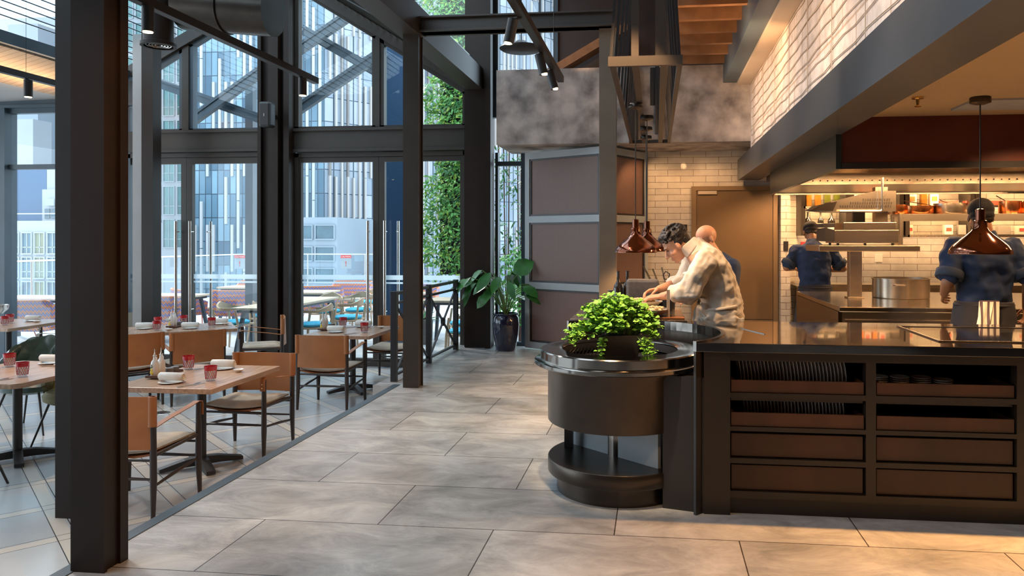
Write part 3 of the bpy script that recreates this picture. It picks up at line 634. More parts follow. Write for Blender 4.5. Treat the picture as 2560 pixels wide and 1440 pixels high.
MB().box(-.29, -.2, 8.9, 8.97, 2.64, 3.52).box(.0, .05, 8.9, 8.97, 2.7, 3.52).build('hanger', 'black', t, world=True)
struct('trim_60', bx(-.06, .06, 8.985, 9.0, 3.05, 3.5), 'black', label='black slot in the plaster bulkhead behind the hanging frame')
t = thing('fire_sprinkler', 'small brass sprinkler head in the kitchen ceiling', 'sprinkler', (1.62, 4.85, 2.33))
MB().lathe([(.035, 0), (.035, -.01), (.012, -.014), (.008, -.05), (.02, -.055), (.02, -.06), (0, -.06)], seg=14).build('head', 'brass', t)
# ------------------------------------------------------------------ kitchen pass, round station, cabinets
CX, CY, R = -.205, 4.39, .60
a0 = math.radians(-46); a1 = math.radians(128)
def arcp(r, n=28, rev=False, A0=a0, A1=a1):
    p = [(CX+r*math.cos(A0+(A1-A0)*k/n), CY+r*math.sin(A0+(A1-A0)*k/n)) for k in range(n+1)]
    return p[::-1] if rev else p
# worktop
outline = [(.235, 3.945), (4.9, 3.945), (4.9, 5.03), (.1, 5.03)]
arc = arcp(R, 28, True)          # from the back left round to the front right
arc_in = [p for p in arc]
top = MB().poly([(4.9, 3.945), (4.9, 5.03), (-.57, 5.03)]+arc+[], .857, .905)
one('worktop', top, 'stone_top', 'long polished black stone worktop of the open kitchen counter', 'worktop', bevel=.003)
# front cabinet
cab = thing('counter_cabinet', 'dark timber cabinet with open trays and drawers under the black worktop', 'cabinet', (.3, 4.0, 0))
f = MB(); Y0 = 4.0; Yb = 4.07
def fb(x0, x1, z0, z1, y0=Y0, y1=Yb): f.box(x0, x1, y0, y1, z0, z1)
fb(.255, .391, .0, .857, 3.985); fb(.391, 4.9, .809, .857)
XS = [(.391, 1.081), (1.131, 1.815), (1.865, 2.55), (2.60, 3.3), (3.35, 4.1), (4.15, 4.9)]

for a, b in ((1.081, 1.131), (1.815, 1.865), (2.55, 2.60), (3.3, 3.35), (4.1, 4.15)): fb(a, b, .087, .809)
for z0, z1 in ((.612, .640), (.439, .462), (.269, .296), (.087, .123)):
    for xa, xb in XS: fb(xa, xb, z0, z1)
fb(.391, 4.9, 0, .087, 4.02, 4.07)
f.box(.40, 4.9, 4.62, 4.64, .05, .85)
f.build('frame', 'cab', cab, world=True)
bays = [(.391, 1.081), (1.131, 1.815), (1.865, 2.55), (2.60, 3.3), (3.35, 4.1)]
for i, (x0, x1) in enumerate(bays):
    x0 += .008; x1 -= .008
    for z0, z1 in ((.125, .258), (.300, .424)):
        bx(x0, x1, 4.022, 4.05, z0, z1).build('drawer', 'walnut', cab, world=True, bevel=.003)
    for z0, z1 in ((.464, .534), (.642, .705)):
        MB().box(x0, x1, 4.012, 4.028, z0, z1).box(x0, x0+.014, 4.028, 4.55, z0, z1).box(x1-.014, x1, 4.028, 4.55, z0, z1).box(x0, x1, 4.53, 4.55, z0, z1).box(x0, x1, 4.028, 4.55, z0, z0+.012).build('pull_out_tray', 'tray', cab, world=True)
    bx(x0, x1, 4.03, 4.6, .594, .611).build('shelf', 'cab', cab, world=True)
# plates in trays
def stack(x, y, z, r, n, label, grp='plates on the open trays'):
    for k in range(n):
        one('plate', MB().lathe([(0, 0), (r*.6, 0), (r, .012), (r, .016), (r*.6, .005), (0, .005)], (x, y, z+k*.011), 16), 'white', label, 'plate', grp)
g_ = 0
for k in range(4): stack(1.19+k*.11, 4.17, .655, .05, 5-(k == 3), 'small white dish, one of a short stack standing in the upper right hand tray', 'small dishes stacked in the upper right hand tray')
for k in range(30): one('plate', MB().lathe([(0, 0), (.055, 0), (.10, .008), (.10, .011), (.055, .004), (0, .004)], seg=14, mtx=Matrix.Translation((.45+k*.019, 4.22, .755-.02)) @ Matrix.Rotation(PI/2-.12, 4, 'Y')), 'white', 'white plate filed upright in the upper left tray', 'plate', 'plates filed upright in the upper left tray')
for k in range(30): one('plate', MB().lathe([(0, 0), (.05, 0), (.085, .008), (.085, .011), (.05, .004), (0, .004)], seg=14, mtx=Matrix.Translation((.47+k*.018, 4.22, .555)) @ Matrix.Rotation(PI/2-.12, 4, 'Y')), 'white', 'white plate filed upright in the lower left tray', 'plate', 'plates filed upright in the lower left tray')

# curved guard panel around the round station
pan = thing('curved_counter_panel', 'curved dark metal panel wrapping behind the round grill station', 'panel', (CX, CY, 0))
n = 40; o1 = arcp(R-.0, n); o2 = arcp(R-.016, n, True)
MB().poly(o1+o2, .72, .857, smooth=False).build('upper_skin', 'gun', pan, world=True)
MB().poly(o1+o2, 0, .72, smooth=False).build('lower_skin', 'black', pan, world=True)
MB().poly(arcp(R+.003, n)+arcp(R-.020, n, True), .858, .912).build('rim', 'gunp', pan, world=True)
# rear body of the counter, so that nothing is hollow behind
bx(.45, 4.9, 4.66, 4.98, 0, .85).build('rear_body', 'cab', cab, world=True)
MB().poly([(.04, 4.05), (.27, 3.99), (.27, 4.03), (.05, 4.10)], 0, .715).build('end_panel', 'black', cab, world=True)

# round grill station
st = thing('round_grill_station', 'round gunmetal grill station with an open lower shelf at the counter end', 'grill', (CX, CY, 0))
def lz(name, prof, m, seg=64, **k): return MB().lathe(prof, seg=seg).build(name, m, st, **k)
lz('plinth', [(0, .0), (.372, .0), (.372, .105), (0, .105)], 'gun')
lz('lower_shelf', [(0, .105), (.42, .105), (.424, .11), (.424, .183), (.42, .188), (0, .188)], 'gun')
MB().lathe([(0, .188), (.075, .188), (.075, .40), (0, .40)], seg=32).build('pedestal', 'gunp', st)
bx(-.34, -.29, .08, .14, .188, .4).build('bracket', 'black', st)
MB().poly([(-.33, .20), (.22, -.27), (.235, -.255), (-.315, .215)], .188, .4).build('back_panel', 'panelframe', st)
lz('drum', [(0, .40), (.42, .40), (.424, .405), (.424, .69), (.44, .71), (.44, .725), (.0, .725)], 'gun')
lz('lower_ring', [(.30, .725), (.496, .725), (.502, .731), (.502, .748), (.496, .753), (.30, .753)], 'gunp')
lz('top_ring', [(.335, .70), (.335, .806), (.34, .810), (.462, .810), (.468, .804), (.468, .753), (.3, .753)], 'gunp')
lz('fire_bowl', [(.334, .80), (.333, .74), (0, .735)], 'black')
g = MB()
for k in range(17):
    x = -.32+k*.02; hh = math.sqrt(max(.33**2-x*x, .001)); g.box(x-.003, x+.003, -hh, hh, .772, .778)
for k in range(8):
    y = -.3+k*.035; hh = math.sqrt(.33**2-y*y); g.box(-hh, min(hh, .0), y-.002, y+.002, .769, .773)
g.build('grate', 'gunp', st)

# herb planter on the station
pl = thing('herb_planter', 'black planter overflowing with bright green mint on the round station', 'plant', (-.20, 4.28, .781), .05)
b = MB(); q0 = [(-.10, -.06), (.10, -.06), (.10, .06), (-.10, .06)]; q1 = [(-.125, -.075), (.125, -.075), (.125, .075), (-.125, .075)]
v = [(x, y, 0) for x, y in q0]+[(x, y, .125) for x, y in q1]
b.add(v, [(3, 2, 1, 0), (0, 1, 5, 4), (1, 2, 6, 5), (2, 3, 7, 6), (3, 0, 4, 7), (4, 5, 6, 7)]); b.build('planter_box', 'potd', pl, bevel=.004)
def leafquad(b, c, d, n, L_, W, fold=.25):
    """a pointed oval leaf starting at c, growing along d with surface normal n"""
    d = d.normalized(); s_ = d.cross(n)
    if s_.length < 1e-4: s_ = Vector((1, 0, 0))
    s_.normalize(); n = s_.cross(d).normalized()
    prof = ((0, .0), (.22, .36), (.5, .5), (.78, .34), (1, 0))
    vs = []; fs = []
    for t, w in prof:
        m_ = c+d*L_*t-n*L_*.25*t*t
        vs += [m_-s_*W*w+n*W*w*fold, m_, m_+s_*W*w+n*W*w*fold]
    for i in range(4): o = i*3; fs += [(o, o+1, o+4, o+3), (o+1, o+2, o+5, o+4)]
    b.add(vs, fs, True)
rnd = random.Random(3)
fo = MB(); sm_ = MB()
def sprig(base, tip, nl, size, b=fo):
    base = Vector(base); tip = Vector(tip); mid = (base+tip)/2+Vector((0, 0, .25*(tip-base).length if tip.z > base.z else .05))
    pts = [base*(1-t)*(1-t)+mid*2*t*(1-t)+tip*t*t for t in [i/6 for i in range(7)]]
    sm_.path(pts, .0015, 4)
    for k in range(nl):
        t = .35+.65*(k+1)/nl; p = base*(1-t)*(1-t)+mid*2*t*(1-t)+tip*t*t
        for j in range(3):
            a = rnd.uniform(0, 2*PI); d = Vector((math.cos(a), math.sin(a), rnd.uniform(-.2, .5))); s_ = size*rnd.uniform(.7, 1.25)
            leafquad(b, p, d, Vector((rnd.uniform(-.8, .8), rnd.uniform(-1., .3), 1)), s_, s_*.88)
for k in range(190):
    a = rnd.uniform(0, 2*PI); r = math.sqrt(rnd.random()); el = rnd.uniform(.0, 1)
    x = .225*r*math.cos(a)-.01; y = .14*r*math.sin(a); z = .13+.20*math.sqrt(max(0, 1-r*r))*rnd.uniform(.6, 1.05)+.02
    sprig((x*.3, y*.3, .11), (x*1.05-.01, y, z), 4, .031)
for k in range(46):
    a = rnd.uniform(PI*.75, 2*PI+.4)
    if 1.36*PI < a < 1.72*PI: continue
    x = .25*math.cos(a)-.03; y = .17*math.sin(a)
    sprig((x*.4, y*.4, .12), (x*rnd.uniform(.75, 1.15), y*rnd.uniform(.7, 1), rnd.uniform(.10, .19)), 4, .028)
for (x, z) in ((-.12, .02), (.17, -.02), (.19, .03), (.15, .0), (-.27, .06), (-.29, .10)):
    for q in range(3): sprig((x*.6, -.07, .12), (x+rnd.uniform(-.02, .02), -.11, z+rnd.uniform(-.0, .03)), 5, .022)
fo.build('mint_leaves', 'leaf1', pl, recalc=False); sm_.build('mint_stems', 'stem', pl)

# prep bench where the chef leans
pb = thing('prep_bench', 'low stainless prep bench under the plated dishes', 'bench', (-.25, 5.5, 0))
MB().box(-.58, .20, 5.10, 5.9, .86, .90).box(-.56, .18, 5.12, 5.88, 0, .86).build('bench_body', 'inox', pb, world=True, bevel=.004)
one('serving_board', bx(-.10, .20, 5.12, 5.26, .90, .915), 'flag', 'terracotta coloured board lying on the prep bench', 'board', bevel=.004)
one('steel_upright', bx(.078, .100, 5.16, 5.18, .915, 1.10), 'beamlight', 'thin steel upright beside the plated dishes', 'post')
one('metal_box', bx(-.22, .03, 5.70, 5.84, .90, 1.14), 'greybox', 'grey metal box standing behind the plated dishes', 'box', bevel=.02)
def bowl(x, y, z, r, label):
    t = thing('bowl', label, 'bowl', (x, y, z))
    MB().lathe([(0, 0), (r*.45, 0), (r*.8, .02), (r*1.1, .045), (r*1.1, .05), (r*.8, .03), (0, .02)], seg=28).build('dish', 'white', t)
    f = MB(); rr = random.Random(int(x*1000))
    f.lathe([(r*.88, .036), (r*.6, .055), (0, .068)], seg=24)
    for k in range(26):
        a = rr.uniform(0, 6.28); q = r*rr.uniform(.1, .75); f.ell((q*math.cos(a), q*math.sin(a), .056+.01*rr.random()), (.014, .014, .009), 8, 5)
    f.build('food', 'foodp', t)
bowl(-.085, 5.38, .955, .125, 'wide white bowl of plated food directly under the chef\'s hands')
bowl(-.03, 5.22, .915, .12, 'wide white bowl of plated food in front, nearer the mint')
one('bowl_stand', MB().lathe([(.06, 0), (.07, 0), (.07, .056), (.0, .056)], (-.085, 5.38, .90), 20), 'inox', 'small round steel stand lifting the rear bowl', 'stand')
def wbottle(name, x, y, z, h, r, m, label, grp=None, cat='bottle', lab=None):
    t = thing(name, label, cat, (x, y, z), 0, grp)
    MB().lathe([(0, 0), (r*.95, 0), (r, .008), (r, h*.55), (r*.8, h*.65), (r*.34, h*.74), (r*.3, h*.96), (r*.38, h*.97), (r*.38, h), (0, h)], seg=18).build('glass_body', m, t)
    if lab: MB().lathe([(r*1.02, h*.16), (r*1.02, h*.46)], seg=18, a0=PI*1.05, a1=PI*1.95).build('paper_label', lab, t)
    return t
wbottle('wine_bottle', -.285, 5.78, .90, .30, .037, 'bottled', 'dark glass bottle left of its twin beside the steel column', None)
wbottle('wine_bottle', -.215, 5.82, .90, .30, .037, 'bottled', 'dark glass bottle right of its twin beside the metal box', None)
wbottle('jar', -.33, 5.55, .90, .17, .06, 'greybox', 'patterned jar packed with herbs beside the steel column', None, 'jar')
t = thing('utensil_bin', 'dark bin holding long tongs and spoons behind the chef\'s forearms', 'utensils', (.09, 5.78, .90))
MB().lathe([(0, 0), (.06, 0), (.065, .16), (.058, .16), (.055, .01), (0, .01)], seg=20).build('bin', 'black', t)
for k, (dx, dz, yy) in enumerate(((-.22, .34, 0), (-.20, .30, .02), (-.15, .32, -.02), (-.08, .33, .01))):
    MB().bar((0.02*k-.03, yy, .02), (dx+.04, yy, dz), .012, .004, up=(0, 1, 0)).build('utensil', 'inox', t)
MB().path([(-.03, 0, .27), (-.01, 0, .30), (.02, 0, .28), (.01, 0, .24), (-.02, 0, .24)], .005, 6, closed=True).build('ladle_hook', 'black', t)

# cooking island
isl = thing('cooking_island', 'stainless steel cooking island with a slanting dark end panel', 'island', (1.5, 6.3, 0))
MB().box(1.475, 4.9, 6.22, 8.05, .86, .90).build('steel_top', 'inoxs', isl, world=True, bevel=.006)
MB().box(1.50, 4.9, 6.25, 8.02, .30, .86).build('body', 'inox', isl, world=True)
bx(1.47, 1.50, 6.24, 8.03, .10, .86).build('end_panel', 'panelframe' if False else 'gunp', isl, world=True)
bx(1.52, 2.45, 6.222, 6.25, .62, .80).build('front_panel', 'inox', isl, world=True, bevel=.003)
bx(2.47, 4.9, 6.222, 6.25, .55, .80).build('front_panel', 'hoodd', isl, world=True, bevel=.003)
bx(1.55, 4.8, 6.35, 7.9, 0, .30).build('base', 'black', isl, world=True)
one('island_post', MB().box(1.79, 1.90, 7.16, 7.26, .91, 1.335).box(1.77, 1.92, 7.14, 7.28, .90, .912), 'inox', 'square steel post rising from the cooking island', 'post', bevel=.003)
gs = one('gantry_shelf', bx(1.48, 2.36, 7.0, 7.60, 1.335, 1.39), 'inox', 'short steel shelf carrying the salamander grill', 'shelf', bevel=.006)
sal = thing('salamander_grill', 'steel salamander grill with a raised wedge shaped hood', 'grill', (1.9, 7.1, 1.39))
MB().box(1.62, 2.18, 7.02, 7.38, 1.41, 1.53).build('body', 'inox', sal, world=True, bevel=.004)
MB().box(1.70, 2.16, 7.02, 7.38, 1.53, 1.60).build('upper_body', 'inox', sal, world=True, bevel=.004)
MB().prism([(1.62, 7.0, 1.425), (1.62, 7.0, 1.53), (1.54, 7.0, 1.55), (1.53, 7.0, 1.43)], (0, .36, 0)).build('control_box', 'black', sal, world=True)
MB().box(1.52, 1.62, 7.0, 7.36, 1.555, 1.59).build('drip_tray', 'black', sal, world=True)
MB().prism([(1.60, 7.06, 1.70), (2.17, 7.06, 1.70), (2.17, 7.06, 1.885), (1.99, 7.06, 1.885), (1.60, 7.06, 1.79)], (0, .28, 0)).build('hood', 'inox', sal, world=True)
sl = MB()
for r_, x0 in ((0, 1.68), (1, 1.77), (2, 1.88)):
    x = x0
    while x < 2.13: sl.box(x, x+.006, 7.055, 7.0605, 1.735+r_*.03, 1.755+r_*.03); x += .021
sl.build('hood_vents', 'black', sal, world=True)
MB().prism([(1.60, 7.0, 1.70), (1.64, 7.0, 1.79), (1.49, 7.0, 1.76), (1.42, 7.0, 1.715)], (0, .36, 0)).build('handle_box', 'gun', sal, world=True)
MB().box(2.03, 2.14, 7.2, 7.3, 1.60, 1.93).build('column', 'inox', sal, world=True)
MB().path([(2.035, 7.0, 2.0), (2.035, 7.0, 1.715), (2.02, 7.0, 1.70), (1.66, 7.0, 1.70)], .011, 8).build('grip_bar', 'chrome', sal, world=True)
for x in (1.59, 1.66, 1.9, 2.14): MB().tube((x, 7.06, 1.39), (x, 7.06, 1.415), .012).build('foot', 'black', sal, world=True)
MB().box(1.86, 1.97, 7.32, 7.36, 1.60, 1.72).build('order_screen', 'black', sal, world=True)
# right gantry with pans
gr = thing('overhead_gantry', 'long steel shelf carrying copper pans above the island', 'shelf', (2.4, 7.6, .9))
MB().box(2.37, 4.9, 7.52, 7.85, 1.63, 1.685).box(2.34, 2.37, 7.50, 7.55, 1.39, 1.69).box(2.37, 4.9, 7.50, 7.52, 1.62, 1.69).build('shelf_board', 'inox', gr, world=True, bevel=.003)
bx(2.30, 2.34, 7.53, 7.57, 1.391, 1.66).build('post', 'inox', gr, world=True); bx(4.6, 4.65, 7.6, 7.66, .905, 1.63).build('post', 'inox', gr, world=True)
def pan(x, y, z, r, h, m, label, ang, up=.10, hl=.30, grp=None, name='saucepan'):
    t = thing(name, label, 'pan', (x, y, z), ang, grp)
    MB().lathe([(0, 0), (r*.96, 0), (r, .01), (r, h), (r*1.03, h), (r*1.03, h+.004), (r*.97, h), (r*.97, .012), (0, .01)], seg=28).build('body', m, t)
    MB().path([(r, 0, h*.75), (r+.06, 0, h*.95), (r+hl, 0, h*.75+up)], [.009, .008, .010], 8, flat=.5).build('handle', 'chrome', t)
    return t
pan(2.37, 7.68, 1.69, .10, .09, 'copperpan', 'copper saucepan at the left end of the gantry shelf', 2.2, .0, .02)
pan(2.56, 7.68, 1.69, .15, .075, 'copperpan', 'wide copper pan with its handle toward the steel pot', .0, .02, .14)
pan(2.86, 7.66, 1.69, .15, .10, 'inox', 'steel pot left of the cook\'s head on the gantry shelf', PI, .06, .30)
pan(3.13, 7.70, 1.69, .13, .08, 'inox', 'steel pan directly behind the cook\'s cap', PI, .08, .22)
pan(3.42, 7.68, 1.69, .10, .12, 'copperpan', 'tall copper pot just right of the cook\'s head', .4, .1, .16)
pan(3.62, 7.66, 1.69, .13, .11, 'copperpan', 'copper pot at the right end of the gantry shelf', PI-.3, .10, .18)
# big pot on island
t = thing('stock_pot', 'large round stainless pot on the cooking island', 'pot', (2.285, 7.30, .90))
MB().lathe([(0, 0), (.243, 0), (.25, .006), (.25, .176), (.258, .178), (.258, .184), (.244, .184), (.244, .015), (0, .012)], seg=56).build('body', 'inox', t)
for s_ in (-1, 1): MB().path([(-.13, s_*-.215, .125), (-.12, s_*-.252, .13), (-.05, s_*-.275, .13), (-.035, s_*-.25, .125)], .006, 8).build('loop_handle', 'chrome', t)
# rear worktop with plates
one('rear_worktop', MB().box(1.75, 4.9, 9.3, 9.97, .86, .90).box(1.8, 4.9, 9.34, 9.97, 0, .86), 'inox', 'long stainless rear worktop along the tiled kitchen wall', 'worktop')
# hood
hd = thing('extractor_hood', 'large extractor hood clad in oxblood panels over the island', 'hood', (1.3, 5.6, 2))
MB().box(1.335, 4.9, 5.60, 5.66, 1.985, 2.33).build('front_cladding', 'hoodred', hd, world=True)
MB().box(1.335, 4.9, 5.585, 5.605, 1.955, 2.0).build('lower_trim', 'black', hd, world=True)
MB().box(1.30, 1.34, 5.585, 8.7, 1.955, 2.33).build('side_cladding', 'hoodd', hd, world=True)
MB().box(1.34, 4.9, 8.64, 8.70, 1.945, 2.33).build('back_panel', 'gunp', hd, world=True)
MB().prism([(1.34, 5.66, 2.0), (1.34, 6.2, 2.26), (1.34, 6.2, 2.28), (1.34, 5.66, 2.02)], (3.5, 0, 0)).build('steel_baffle', 'inox', hd, world=True)
MB().prism([(1.34, 6.2, 2.26), (1.34, 7.9, 2.19), (1.34, 8.1, 2.14), (1.34, 8.1, 2.17), (1.34, 6.2, 2.29)], (3.5, 0, 0)).build('steel_baffle', 'inox', hd, world=True)
MB().prism([(1.34, 8.1, 2.14), (1.34, 8.1, 2.02), (1.34, 8.64, 1.96), (1.34, 8.64, 2.0), (1.34, 8.12, 2.05), (1.34, 8.12, 2.15)], (3.5, 0, 0)).build('steel_lip', 'inox', hd, world=True)
dts = MB()
for k in range(44): dts.ell((1.5+k*.075, 8.093, 2.06), (.007, .004, .007), 6, 4)
dts.build('punched_holes', 'black', hd, world=True)
t = thing('kitchen_spot', 'short pale spotlight hanging from the black kitchen track', 'spotlight', (1.39, 8.0, 2.16))
MB().box(-.02, .02, -.02, .02, -.18, 0).build('spot_body', 'black', t); bx(-.024, -.018, -.02, .02, -.18, -.02).build('spot_face', 'chrome', t)

# kitchen back wall: door, niches, bottles, switch
dr = struct('door_3', MB().box(.475, .535, 9.93, 10.0, 0, 2.14).box(1.525, 1.595, 9.93, 10.0, 0, 2.14).box(.535, 1.525, 9.93, 10.0, 2.085, 2.14), 'doorf', label='brown service door in the brick tiled wall')
bx(.537, 1.523, 9.95, 9.985, .40, 2.083).build('door_leaf', 'doorp', dr); bx(.537, 1.523, 9.955, 9.985, .0, .395).build('kick_panel', 'doorf', dr)
bx(.56, .80, 9.925, 9.95, 2.035, 2.078).build('door_closer', 'beamlight', dr); bx(.62, .66, 9.93, 9.95, 1.45, 1.52).build('door_vision_latch', 'beamlight', dr)
one('wall_sign', bx(.26, .42, 9.975, 9.997, 1.38, 1.64), 'black', 'small black square sign on the tiles behind the chef\'s head', 'sign')
one('wall_socket', bx(2.80, 2.90, 9.965, 9.978, 1.15, 1.25), 'studlight', 'square cream switch plate on the tiled kitchen wall', 'switch', bevel=.004)
one('wall_socket', bx(1.63, 1.69, 9.785, 9.798, 1.30, 1.42), 'black', 'black switch plate on the tiled pier beside the brown door', 'switch', bevel=.004)
one('fire_sign', bx(1.88, 2.02, 9.965, 9.978, 1.36, 1.41), 'signr', 'small red notice on the tiles above the left cook', 'sign')
def niche(x0, x1, ztop, zbot, zmid, label):
    t = thing('shelf_unit', label, 'shelf', (x0, 9.7, zbot))
    for xs in (x0-.03, x1-.02): bx(xs, xs+.05, 9.62, 9.975, zbot-.03, ztop).build('side', 'gun', t, world=True)
    for z in (zbot, zmid): bx(x0, x1, 9.62, 9.975, z-.03, z).build('shelf_board', 'inox', t, world=True)
    bx(x0, x1, 9.62, 9.975, ztop-.02, ztop).build('top_board', 'gun', t, world=True)
    for z in (ztop-.03, zmid-.035):
        bx(x0+.05, x1-.05, 9.63, 9.645, z, z+.008).build('light_strip', 'ledw', t, world=True)
        L_ = bpy.data.lights.new('shelf_strip', 'AREA'); L_.shape = 'RECTANGLE'; L_.size = x1-x0-.1; L_.size_y = .03; L_.energy = 5*(x1-x0); L_.color = (1, .60, .27)
        o = bpy.data.objects.new('shelf_strip', L_); C.objects.link(o); o.location = ((x0+x1)/2, 9.66, z-.012); o.rotation_euler = (.75, 0, 0)
def under(x0, x1, z):  # added strip lamps without fittings, brighten the tiles below the shelves
    L_ = bpy.data.lights.new('added_wall_fill', 'AREA'); L_.shape = 'RECTANGLE'; L_.size = x1-x0-.1; L_.size_y = .03; L_.energy = 3.8*(x1-x0); L_.color = (1, .62, .32)
    o = bpy.data.objects.new('added_wall_fill', L_); C.objects.link(o); o.location = ((x0+x1)/2, 9.70, z-.045); o.rotation_euler = (.5, 0, 0)
for a_, b_, z_ in ((1.85, 2.38, 1.52), (2.44, 3.02, 1.52), (3.10, 3.85, 1.50), (3.92, 4.85, 1.50)): under(a_, b_, z_)
niche(1.85, 2.38, 2.12, 1.52, 1.86, 'lit wall shelf with dark bottles behind the left cook')
niche(2.44, 3.02, 2.12, 1.52, 1.86, 'lit middle wall shelf with glass bottles and packets')
niche(3.10, 3.85, 2.12, 1.50, 1.86, 'lit wall shelf behind the right hand cook')
niche(3.92, 4.85, 2.12, 1.50, 1.86, 'lit wall shelf at the right edge of the kitchen')
for k in range(4):
    t = thing('preserve_jar', 'square jar of %s, %s on the upper left shelf' % (('amber honey', 'first'), ('amber honey', 'second'), ('pale green pickles', 'third'), ('green pickles', 'last'))[k], 'jar', (1.93+k*.115, 9.75, 1.861))
    MB().box(-.037, .037, -.037, .037, 0, .15).build('jar_body', 'amber' if k < 2 else 'olive', t, bevel=.008); MB().lathe([(.03, .15), (.032, .152), (.032, .17), (0, .17)], seg=14).build('lid', 'brass', t)
for k, x in enumerate((1.925, 2.08, 2.21)):
    wbottle('dark_bottle', x, 9.74, 1.521, .27, .046-.008*(k == 1), 'bottled', 'dark bottle with a white label, %s on the lower left shelf' % ('leftmost', 'the slimmer middle one', 'rightmost')[k], None, lab='label')
def box_(x, w, z, h, m, label, name='packet', cat='packet', print_=None):
    t = thing(name, label, cat, (x, 9.76, z))
    bx(-w/2, w/2, -.03, .05, 0, h).build('pack', m, t, bevel=.004)
    if print_: bx(-w*.32, w*.32, -.033, -.031, h*.38, h*.72).build('printed_mark', print_, t)
for k, x in enumerate((2.49, 2.65, 2.83)):
    box_(x, .075, 1.521, .12, 'paper', 'white paper bag with red print, %s on the middle lower shelf' % ('leftmost', 'centre', 'rightmost')[k], 'paper_bag', 'bag', 'redink')
for k, x in enumerate((2.58, 2.74)): box_(x, .05, 1.521, .115, 'orangeb', 'orange packet wedged %s the centre paper bag' % ('left of', 'right of')[k])
for k, x in enumerate((2.50, 2.62, 2.78, 2.90)):
    if k in (1, 2): wbottle('oil_bottle', x, 9.75, 1.861, .19, .03, 'olive', 'green oil bottle, %s of the pair on the middle upper shelf' % ('left' if k == 1 else 'right'), None)
    else: box_(x, .06, 1.861, .16, 'label', 'tall cream carton at the %s end of the middle upper shelf' % ('left' if k == 0 else 'right'), 'carton', 'carton')
for k, (x, w, h, m, lab) in enumerate(((3.18, .12, .16, 'label', 'cream carton with a brown picture left of the cook\'s cap'), (3.33, .07, .15, 'amber', 'amber jar behind the cook\'s cap on the upper shelf'), (3.45, .10, .16, 'label', 'second cream carton right of the amber jar'))):
    box_(x, w, 1.861, h, m, lab, 'carton', 'carton', 'orangeb' if m == 'label' else None)
for k, (x, w, m, lab) in enumerate(((3.17, .05, 'paper', 'narrow pale packet left of the cook\'s shoulder'), (3.62, .10, 'paper', 'paper bag with red label right of the cook\'s neck'), (3.78, .09, 'greyb', 'grey tub beside the red labelled bag'))):
    box_(x, w, 1.501, .12, m, lab, 'packet', 'packet', 'redink' if m == 'paper' else None)
for k in range(3): box_(4.05+k*.22, .15, 1.501, .11, ('paper', 'greyb', 'paper')[k], ('white bag with red print at the right shelf start', 'grey tub on the rightmost shelf', 'white bag at the far right of the kitchen shelves')[k], 'packet', 'packet', 'redink' if k != 1 else None)
for k in range(3): box_(3.62+k*.30, .22, 1.861, .06, 'redink', 'flat red and white tray, %s on the upper right shelf' % ('left one', 'middle one', 'right one')[k], 'red_tray', 'tray')

# pendant lamps
def pendant(x, y, zr, dia, ztop, label, grp=None):
    t = thing('pendant_lamp', label, 'lamp', (x, y, zr), 0, grp); R_ = dia/2
    pr = [(1., 0), (1.005, .03), (.97, .16), (.86, .31), (.66, .49), (.44, .66), (.29, .80), (.225, .92), (.215, 1.15), (.155, 1.17), (.15, 1.55), (.04, 1.57)]
    MB().lathe([(r*R_, z*R_) for r, z in pr], seg=44).build('lamp_shade', 'copper', t)
    MB().lathe([(r*R_*.97, z*R_-.001) for r, z in pr[:7]]+[(0, .80*R_)], seg=32).build('shade_lining', 'lampin', t)
    MB().tube((0, 0, 1.55*R_), (0, 0, ztop-zr), .0045).build('cord', 'gun', t)
    MB().lathe([(0, -.0), (.058, -.0), (.062, -.008), (.062, -.034), (.03, -.045), (0, -.045)], (0, 0, ztop-zr), 24).build('ceiling_rose', 'gun', t)
    MB().ell((0, 0, .30*R_), (.03, .03, .035), 12, 8).build('bulb', 'bulb', t)
    L_ = bpy.data.lights.new('pendant', 'SPOT'); L_.energy = 60; L_.color = (1, .58, .26); L_.spot_size = 2.3; L_.spot_blend = .5; L_.shadow_soft_size = .05
    o = bpy.data.objects.new('pendant_glow', L_); C.objects.link(o); o.location = (x, y, zr+.03)
pendant(2.008, 4.90, 1.355, .36, 2.33, 'large copper glazed pendant lamp in front of the right hand cook')
for k, y in enumerate((6.33, 6.95, 7.65, 8.3)):
    pendant((-.165, -.075, -.09, -.10)[k], y, 1.334, .36, 2.59, ('nearest copper pendant lamp of the row beside the chef\'s forehead', 'second copper pendant lamp, its right edge showing behind the nearest', 'third copper pendant lamp hidden mostly by the second', 'farthest copper pendant lamp of the row toward the brick wall')[k], None)
one('knife', MB().bar((.62, 4.35, .907), (.52, 4.62, .907), .006, .003), 'chrome', 'thin steel skewer lying on the black worktop', 'skewer')
hob = thing('induction_hob', 'black glass hob with a thin steel edge set in the worktop', 'hob', (1.9, 4.5, .905))
MB().box(1.5, 2.9, 4.15, 4.80, .9055, .908).build('hob_glass', 'stone_top', hob, world=True)
MB().box(1.49, 2.9, 4.14, 4.15, .9055, .912).box(1.49, 2.9, 4.80, 4.81, .9055, .912).box(1.49, 1.50, 4.15, 4.8, .9055, .912).build('steel_edge', 'chrome', hob, world=True)
